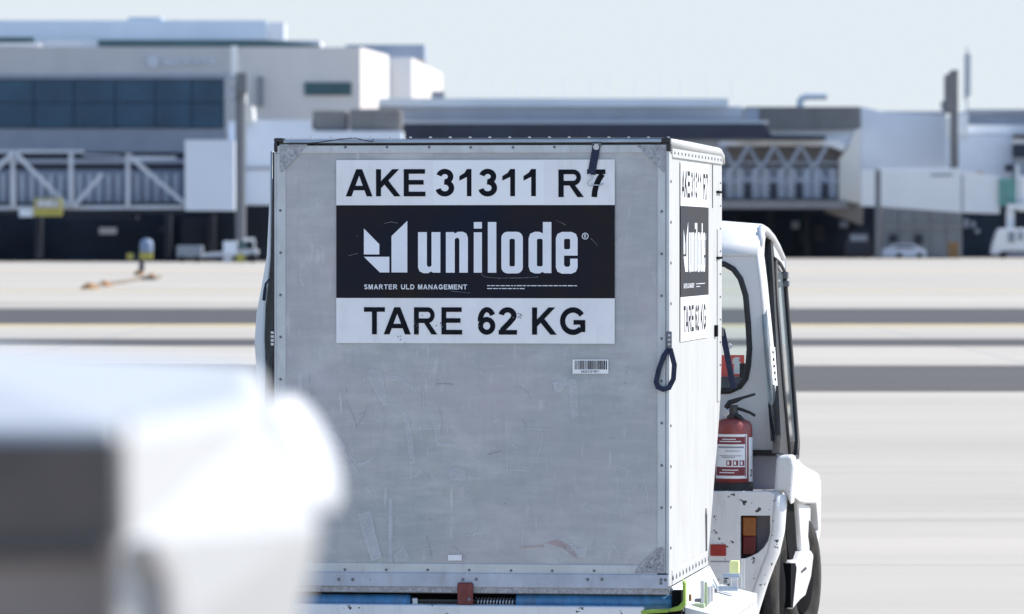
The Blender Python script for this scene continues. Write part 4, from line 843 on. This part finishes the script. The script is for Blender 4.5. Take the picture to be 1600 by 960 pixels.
sb = root('bridge_sign', at(74, 322, 505), 'yellow framed sign box hanging under the lattice bridge', 'sign')
part(sb, 'box', 'sign_yellow', 53, 310, 96, 338, 505, .8); part(sb, 'face', 'sign_grey', 57, 312.5, 92, 325, 504.8, .15); 
pl_ = bb(61, 315, 68, 321, 504.7, .06); bb(71, 315, 79, 321, 504.7, .06, pl_); pl_.build('marks', 'roof_pale', sb)
lone(bb(30, 327, 51, 339, 505.5, 1), 'lamp_box', 'panel_white', 'small white box beside the yellow sign under the bridge', 'box')
# vehicles by the left base
cy = 488
cr = root('belt_loader', at(360, 411, cy).xy.to_3d(), 'white conveyor loader with yellow wheels parked under the floodlight mast', 'belt loader')
MB().poly([[at(x, y, cy) for x, y in ((316, 396), (400, 389), (404, 394), (400, 399), (318, 402))]], (0, 2, 0)).build('conveyor', 'vehicle_white', cr)
part(cr, 'cab', 'panel_white', 349, 377, 370, 398, cy - .3, 1.8); part(cr, 'cab_glass', 'green_dark', 372, 378, 384, 389, cy + .2, 1.2); part(cr, 'chassis', 'navy_roof', 332, 400, 402, 409, cy + .2, 1.6)
for x in (356, 376, 394): p = at(x, 407, cy); MB().lathe([(.1, -.2), (.42, -.2), (.42, .2), (.1, .2)], (p.x, cy - .1, .42), 'y', 16).build('wheel', 'sign_yellow' if x == 376 else 'vehicle_white' if x == 356 else 'tyre', cr)
part(cr, 'end_rail', 'bridge_white', 380, 372, 398, 377, cy, .2); part(cr, 'rail_post', 'bridge_white', 396, 377, 399, 390, cy, .2)
gb = root('freight_cart', at(295, 408, 494).xy.to_3d(), 'boxy grey freight cart parked left of the belt loader', 'cart')
part(gb, 'box', 'vehicle_grey', 276, 384, 316, 403, 494, 2, .1); part(gb, 'base', 'undercroft_pier', 278, 403.2, 314, 406, 494.2, 1.6)
for x in (284, 308): MB().lathe([(.1, -.15), (.3, -.15), (.3, .15), (.1, .15)], (at(x, 407, 494).x, 494.1, .3), 'y', 12).build('wheel', 'tyre', gb)
hs = root('hose_stand', at(220, 431, 300).xy.to_3d(), 'stand with pale blue drum and yellow arms on the apron', 'stand')
HY = 300
p = at(220, 400, HY); MB().tube([Vector((p.x, HY, 0)), Vector((p.x + .05, HY, .5)), Vector((p.x, HY, 1.0))], [.14, .15, .1], 10).build('post', 'navy_roof', hs)
p = at(229, 384, HY); MB().lathe([(.34, -.38), (.36, -.3), (.36, .1), (.30, .28), (.15, .37)], (p.x, HY, p.z), 'z', 20).build('drum', 'drum_blue', hs, smooth=True)
part(hs, 'arm', 'sign_yellow', 218, 394, 238, 406, HY - .2, .4, .05); part(hs, 'arm', 'sign_yellow', 198, 396, 208, 406, HY - .1, .3, .05); part(hs, 'crossbar', 'navy_roof', 206, 399, 219, 403, HY, .1)
p = at(217, 430, HY); MB().lathe([(.3, 0), (.26, .15), (.12, .25)], (p.x, HY, .005), 'z', 14).build('foot', 'orange', hs)
def gp(px, py): d = ray(px, py); t = -CAM_Z / d.z; return C0 + d * t
hp = [gp(x, y) + Vector((0, 0, .07)) for x, y in ((132, 452), (152, 449), (164, 447), (180, 445), (198, 442), (218, 438), (240, 438), (250, 434))]
ho = MB().tube(hp, .10, 8); ho = lone(ho, 'hose', 'hose_tan', 'hose lying across the pale apron in front of the stand', 'hose')
for i, (x, y) in enumerate(((140, 450), (163, 446), (237, 433))): p = gp(x, y + 2); lone(MB().lathe([(.36, 0), (.34, .05), (.2, .16), (.08, .24)], (p.x, p.y, .004), 'z', 12), 'traffic_cone', 'orange', ('orange marker at the near left end of the hose', 'orange marker midway along the lying hose', 'orange marker right of the stand with the blue drum')[i], 'marker', 'orange markers along the hose')
# ------------------------------------------------------------------ right side
RY = 628
cn = root('glazed_gallery', at(1220, 380, 640).xy.to_3d(), 'raised gallery with white zigzag bracing over pale fins and grey slab', 'building')
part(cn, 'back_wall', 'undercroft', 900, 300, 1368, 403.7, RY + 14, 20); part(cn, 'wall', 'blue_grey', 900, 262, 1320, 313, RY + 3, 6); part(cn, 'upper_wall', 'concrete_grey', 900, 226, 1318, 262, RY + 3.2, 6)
part(cn, 'dark_roof', 'navy_roof', 628, 193.5, 1196, 218, 552, 12)
MB().poly([[at(x, y, RY - 2) for x, y in ((1150, 193.5), (1194, 193.5), (1206, 211), (1291, 212), (1291, 218), (1150, 218))]], (0, 8, 0)).build('dark_roof', 'navy_roof', cn)
MB().poly([[at(x, y, RY) for x, y in ((900, 219.5), (1306, 219.5), (1322, 228), (1318, 236), (1296, 228), (900, 227.5))]], (0, 4, 0)).build('eaves', 'bridge_white', cn)
part(cn, 'floor_slab', 'concrete_mid', 900, 313.5, 1324, 326, RY, 12); MB().poly([[at(x, y, RY + 2) for x, y in ((1300, 313), (1350, 313), (1348, 352), (1330, 345), (1290, 330))]], (0, 6, 0)).build('slab_corner', 'concrete_grey', cn)
MB().poly([[at(x, y, RY + 1) for x, y in ((1312, 248), (1324, 232), (1336, 208), (1345, 200), (1345, 318), (1311, 313))]], (0, 8, 0)).build('end_wall', 'white_lit', cn)
def bar2(a, b, wpx, name='brace', Y=RY - .1, mat='truss_grey'): MB().bar(at(*a, Y), at(*b, Y), wpx * Y / F, .4, upv=(0, 1, 0)).build(name, mat, cn)
for i in range(7):
    x = 1005 + i * 41
    bar2((x, 228), (x + 20, 262), 5); bar2((x + 41, 228), (x + 21.5, 262), 5, Y=RY - .7); bar2((x + 20, 256), (x + 41, 284), 4, Y=RY - 1.2, mat='blue_grey'); bar2((x + 20, 256), (x, 284), 4, Y=RY - 1.7, mat='blue_grey')
bar2((900, 254.5), (1312, 254.5), 2, 'rail', RY - 2.2); bar2((900, 283), (1312, 282.5), 2.4, 'rail', RY - 2.2)
for i in range(18): x = 1005 + (i // 2) * 40.3 + (8, 23)[i % 2]; part(cn, 'fin', 'fin_pale', x, 264, x + 12.5, 310, RY + 2, 1)
for i in range(9): x = 1000 + i * 40.3; part(cn, 'dark_gap', 'navy_roof', x + 5, 287, x + 11, 311, RY + 1.4, .4)
for i, (x, y, a, b, m_) in enumerate(((1237, 346, 12, 12, 'vehicle_grey'), (1272, 352, 16, 26, 'undercroft_pier'), (1312, 346, 14, 10, 'vehicle_grey'), (1140, 340, 16, 10, 'undercroft_pier'), (1250, 362, 10, 18, 'undercroft_pier'))):
    part(cn, 'wall_unit', m_, x, y, x + a, y + b, RY + 13, .6)
for x in (1205, 1262, 1330): part(cn, 'column', 'undercroft_pier', x - 4, 326.5, x + 4, 403, RY + 8, 1)
gx = root('grey_block', at(1255, 380, 650).xy.to_3d(), 'grey brown concrete block on the roof behind the gallery', 'building')
part(gx, 'block', 'concrete_grey', 1166, 167, 1345, 202.5, RY + 12, 18); part(gx, 'wall', 'panel_white', 1166, 203, 1345, 262, RY + 13, 16); part(gx, 'end_panel', 'blue_grey', 1164, 170, 1186, 190, RY + 11, .8)
dc = MB().tube([at(x, y, 648) for x, y in ((1250, 170), (1250, 158), (1254, 153), (1262, 151), (1292, 151))], .42, 10)
lone(dc, 'roof_duct', 'roof_blue', 'bent pale blue duct rising from the grey concrete roof', 'duct')
wb = root('white_hall', at(1420, 380, 660).xy.to_3d(), 'plain bluish white hall with dark roof edge right of the gallery', 'building')
MB().poly([[at(x, y, 655) for x, y in ((1345.5, 167), (1384, 176), (1478, 180), (1478, 264), (1345.5, 264))]], (0, 20, 0)).build('hall_wall', 'panel_white', wb)
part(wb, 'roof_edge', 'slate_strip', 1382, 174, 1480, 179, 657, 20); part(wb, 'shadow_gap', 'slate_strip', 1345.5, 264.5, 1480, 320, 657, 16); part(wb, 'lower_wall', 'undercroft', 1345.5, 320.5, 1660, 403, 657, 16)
ct_ = root('control_tower', at(1488, 380, 650).xy.to_3d(), 'slim dark grey concrete tower rising above the white hall', 'tower')
MB().poly([[at(x, y, 650) for x, y in ((1479, 117), (1486, 114), (1488, 109.5), (1497, 109.5), (1497, 262), (1489, 262), (1489, 176), (1479, 176))]], (0, 4, 0)).build('shaft', 'concrete_grey', ct_); part(ct_, 'shoulder', 'vehicle_grey', 1473, 158, 1479, 172, 651, 3)
rh = root('right_terminal', at(1560, 380, 670).xy.to_3d(), 'white terminal end with navy roof band at the right edge', 'building')
part(rh, 'roof_band', 'blue_grey', 1514, 172, 1760, 194, 668, 30); part(rh, 'roof_line', 'slate_strip', 1514, 171, 1760, 178, 667, 2); part(rh, 'upper_wall', 'bridge_white', 1510, 195, 1760, 210, 666, 30); part(rh, 'wall', 'panel_white', 1498, 211, 1582, 330, 664, 30); part(rh, 'side_wall', 'bridge_white', 1497.5, 178, 1513, 211, 663, 20)
part(rh, 'louvre', 'navy_roof', 1584, 211, 1700, 216, 662, 6); part(rh, 'louvre', 'navy_roof', 1584, 226, 1700, 245, 662, 6); part(rh, 'wall', 'bridge_white', 1583, 217, 1700, 225, 662.4, 6); part(rh, 'dark_window', 'navy_roof', 1572, 257, 1584, 268, 661, 2); part(rh, 'wall', 'blue_grey', 1584, 246, 1700, 330, 663, 6)
an = root('radio_antenna', at(1511, 178, 664), 'thin latticed antenna mast with rungs beside the dark grey tower', 'antenna')
tubep(an, 'pole', 'truss_grey', ((1511, 178), (1511, 74)), 664, .10, 6); tubep(an, 'side_rail', 'truss_grey', ((1507.5, 156), (1508, 86)), 664, .09, 6); tubep(an, 'side_rail', 'truss_grey', ((1515.5, 150), (1516, 86)), 664, .09, 6)
for i in range(8): y = 88 + i * 8.5; MB().bar(at(1507.5, y, 664), at(1516, y - 1, 664), .4, .42).build('rung', 'truss_grey', an)
jb = root('white_boarding_bridge', at(1470, 380, 625).xy.to_3d(), 'plain white boarding bridge ending in a green glass cab', 'boarding bridge')
JY = 622
MB().poly([[at(x, y, JY) for x, y in ((1346, 265), (1368, 265), (1378, 265), (1500, 266), (1562, 276), (1562, 334), (1500, 332), (1378, 323), (1346, 322))]], (0, 4, 0)).build('tunnel', 'bridge_white', jb)
part(jb, 'tunnel_joint', 'vehicle_grey', 1503, 273, 1504.5, 331, JY - .15, .3); part(jb, 'vent', 'vehicle_grey', 1455, 272.5, 1488, 275.5, JY - .1, .2); part(jb, 'top_rail', 'bridge_white', 1376, 263, 1500, 265.4, JY + .4, 3)
part(jb, 'glass_cab', 'cab_glass' if 'cab_glass' in MT else 'green_dark', 1561, 279, 1594, 322, JY - .5, 4); part(jb, 'cab_frame', 'bridge_white', 1594, 275, 1700, 330, JY - .8, 4); part(jb, 'cab_floor', 'white_clean', 1574, 319, 1700, 327, JY - 1.5, 1); part(jb, 'support', 'bridge_white', 1573, 327.5, 1585, 362, JY - .6, .9); part(jb, 'cab_post', 'bridge_white', 1588, 258, 1592, 318, JY - .8, .3)
pn = root('support_post', at(1372, 403, 616).xy.to_3d(), 'dark post standing in front of the white boarding bridge', 'post')
p = at(1372, 266, 616); MB().box((p.x - .3, 616, 0), (p.x + .3, 616.6, p.z)).build('shaft', 'mast_grey', pn); MB().box((p.x - .5, 615.8, 0), (p.x + .5, 616.8, .3)).build('base', 'mast_grey', pn)
lone(bb(1502, 269, 1536, 276, JY + 1, 1), 'beacon_box', 'orange', 'flat orange box on top of the white boarding bridge', 'box')
sh_ = root('apron_shed', at(1440, 380, 632).xy.to_3d(), 'grey panelled shed under the white boarding bridge', 'shed')
part(sh_, 'wall', 'slate_strip', 1379, 325, 1503, 403.9, 630, 8)
for i in range(5):
    for y0, y1 in ((327, 350), (351, 357), (358, 403)): part(sh_, 'panel', 'shed' if y0 != 351 else 'vehicle_grey', 1380 + i * 24.6, y0, 1403.6 + i * 24.6, y1, 629.7, .25)
part(sh_, 'window', 'navy_roof', 1389, 367, 1402, 379, 629.4, .2); part(sh_, 'window', 'navy_roof', 1430, 367, 1442, 381, 629.4, .2)
VY = 618
cv = root('parked_car', at(1415, 404, VY).xy.to_3d(), 'low pale grey car parked against the panelled shed', 'car')
MB().poly([[at(x, y, VY) for x, y in ((1379, 402), (1379, 391), (1388, 388), (1400, 382), (1426, 382), (1438, 388), (1446, 391), (1447, 402))]], (0, 1.7, 0)).build('body', 'fin_pale', cv, bevel=.08)
MB().poly([[at(x, y, VY - .05) for x, y in ((1394, 388), (1402, 384), (1424, 384), (1433, 388))]], (0, .04, 0)).build('window', 'navy_roof', cv)
for x in (1405, 1437): MB().lathe([(.1, -.1), (.30, -.1), (.32, 0), (.32, .15)], (at(x, 400, VY).x, VY - .05, .33), 'y', 16).build('wheel', 'tyre', cv)
dv = root('parked_van', at(1340, 404, VY).xy.to_3d(), 'dark grey van in shadow left of the support post', 'van')
MB().poly([[at(x, y, VY) for x, y in ((1322, 402), (1323, 380), (1330, 364), (1354, 363), (1360, 378), (1360, 402))]], (0, 3, 0)).build('body', 'vehicle_dark' if 'vehicle_dark' in MT else 'undercroft_pier', dv, bevel=.1); part(dv, 'windscreen', 'vehicle_grey', 1329, 367, 1355, 377, VY - .08, .1)
for x in (1327, 1355): MB().lathe([(.1, -.1), (.32, -.1), (.32, .2)], (at(x, 400, VY).x, VY - .1, .32), 'y', 14).build('wheel', 'tyre', dv)
lone(bb(1482, 378, 1498, 404, 622, 1), 'storage_bin', 'orange', 'tan upright bin beside the panelled shed', 'bin', bevel=.08)
tk = root('white_truck', at(1585, 403, 618).xy.to_3d(), 'white service truck with small dark window at the right edge', 'truck')
MB().poly([[at(x, y, 618) for x, y in ((1550, 397), (1552, 384), (1558, 366), (1562, 357), (1700, 357), (1700, 392), (1570, 392), (1570, 397))]], (0, 3, 0)).build('body', 'bridge_white', tk, bevel=.1)
part(tk, 'window', 'vehicle_grey', 1575.5, 363, 1585.5, 379, 617.8, .2); part(tk, 'chassis', 'slate_strip', 1553, 393, 1700, 401, 618.4, 2)
part(tk, 'decal', 'vehicle_grey', 1592, 362, 1598, 376, 617.8, .15)
for x in (1567, 1640): MB().lathe([(.1, -.1), (.42, -.1), (.42, .3)], (at(x, 400, 618).x, 618, .42), 'y', 14).build('wheel', 'tyre', tk)
for i, (x, y, a, b) in enumerate(((1506, 342, 8, 14), (1518, 346, 6, 10), (1524, 358, 7, 7))): lone(bb(x, y, x + a, y + b, 655.5, .6), 'wall_lamp', 'vehicle_grey', ('tallest grey unit in the dark gap right of the shed', 'narrow grey unit high in the dark gap', 'small square grey unit low in the dark gap')[i], 'wall unit')
# ------------------------------------------------------------------ out-of-focus machine close to the camera
FY = 3.4
mc = root('ground_machine', (at(200, 700, 3.5).x, 3.6, 0), 'blurred white machine housing with dark panel, very close at lower left', 'machine')
def zf(px, py, Y): return at(px, py, Y)
A = at(-220, 668, 3.50); B = at(182, 668, 3.36); Cc = at(402, 626, 3.56); D = at(402, 568, 3.95); E = at(-220, 526, 3.95)
Cb = at(502, 826, 3.56); Db = at(494, 826, 3.95); Cl = at(462, 1000, 3.56); Dl = at(455, 1000, 3.95)
top = [A, B, Cc, D, E]; mid = [Vector((p.x, p.y, Cb.z)) for p in (A, B)] + [Cb, Db, Vector((E.x, E.y, Cb.z))]; mi2 = [Vector((p.x, p.y, Cl.z)) for p in (A, B)] + [Cl, Dl, Vector((E.x, E.y, Cl.z))]
low = [Vector((p.x, p.y, .25)) for p in (A, B, Cl, Dl, E)]
n = 5; fs = [(0, 1, 2, 3, 4), tuple(reversed(range(15, 20)))]
for k in (0, 5, 10):
    for i in range(n): fs.append((k + i, k + 5 + i, k + 5 + (i + 1) % n, k + (i + 1) % n))
MB().add(top + mid + mi2 + low, fs).build('housing', 'housing_white', mc, bevel=.012, seg=4)
nl = (B - A); nl.z = 0; nl.normalize(); out = Vector((nl.y, -nl.x, 0))
def on_left(px, py, h): 
    d = ray(px, py); t = (A + out * h - C0).dot(out) / d.dot(out); return C0 + d * t
MB().poly([[on_left(x, y, .004) for x, y in ((-200, 688), (178, 686), (178, 862), (-200, 872))]], out * -.003).build('dark_panel', 'housing_dark', mc, bevel=.0)
MB().poly([[on_left(x, y, .004) for x, y in ((-200, 874), (178, 864), (178, 1000), (-200, 1000))]], out * -.003).build('lower_panel', 'housing_grey', mc)
nr = (Cc - B); nr.z = 0; nr.normalize(); outr = Vector((nr.y, -nr.x, 0))
def on_right(px, py, h):
    d = ray(px, py); t = (B + outr * h - C0).dot(outr) / d.dot(outr); return C0 + d * t
MB().poly([[on_right(x, y, .020) for x, y in ((246, 845), (268, 868), (282, 905), (290, 1000), (268, 1000), (262, 905), (240, 862))]], outr * -.03).build('slot', 'housing_slot', mc)
MB().poly([[on_right(x, y, .006) for x, y in ((196, 655), (202, 655), (204, 838), (197, 840))]], outr * -.003).build('seam', 'housing_slot', mc)
MB().tube([on_left(x, y, .008) for x, y in ((-200, 868), (60, 866), (176, 861))], .006, 8).build('trim_bar', 'housing_dark', mc)
kc = at(474, 712, 3.6); ka = Vector((.60, .80, 0)); kn = Vector((.80, -.60, 0)); kz = Vector((.013, 0, -.038)); rows = []
for i in range(13):
    t = math.pi * i / 12; rows.append([kc - kz * math.cos(t) + (ka * .027 * math.cos(q) + kn * .010 * math.sin(q)) * math.sin(t) ** .8 for q in (2 * math.pi * k / 24 for k in range(25))])
MB().grid(rows).build('lever_knob', 'knob_white', mc, smooth=True)
MB().tube([at(478, 740, 3.585), at(446, 795, 3.575), on_right(375, 875, .002)], [.010, .0115, .010], 14).build('lever_arm', 'white_clean', mc, smooth=True)
MB().box((A.x + .03, 3.55, 0), (Cl.x - .03, 3.9, .25)).build('pedestal', 'housing_dark', mc)
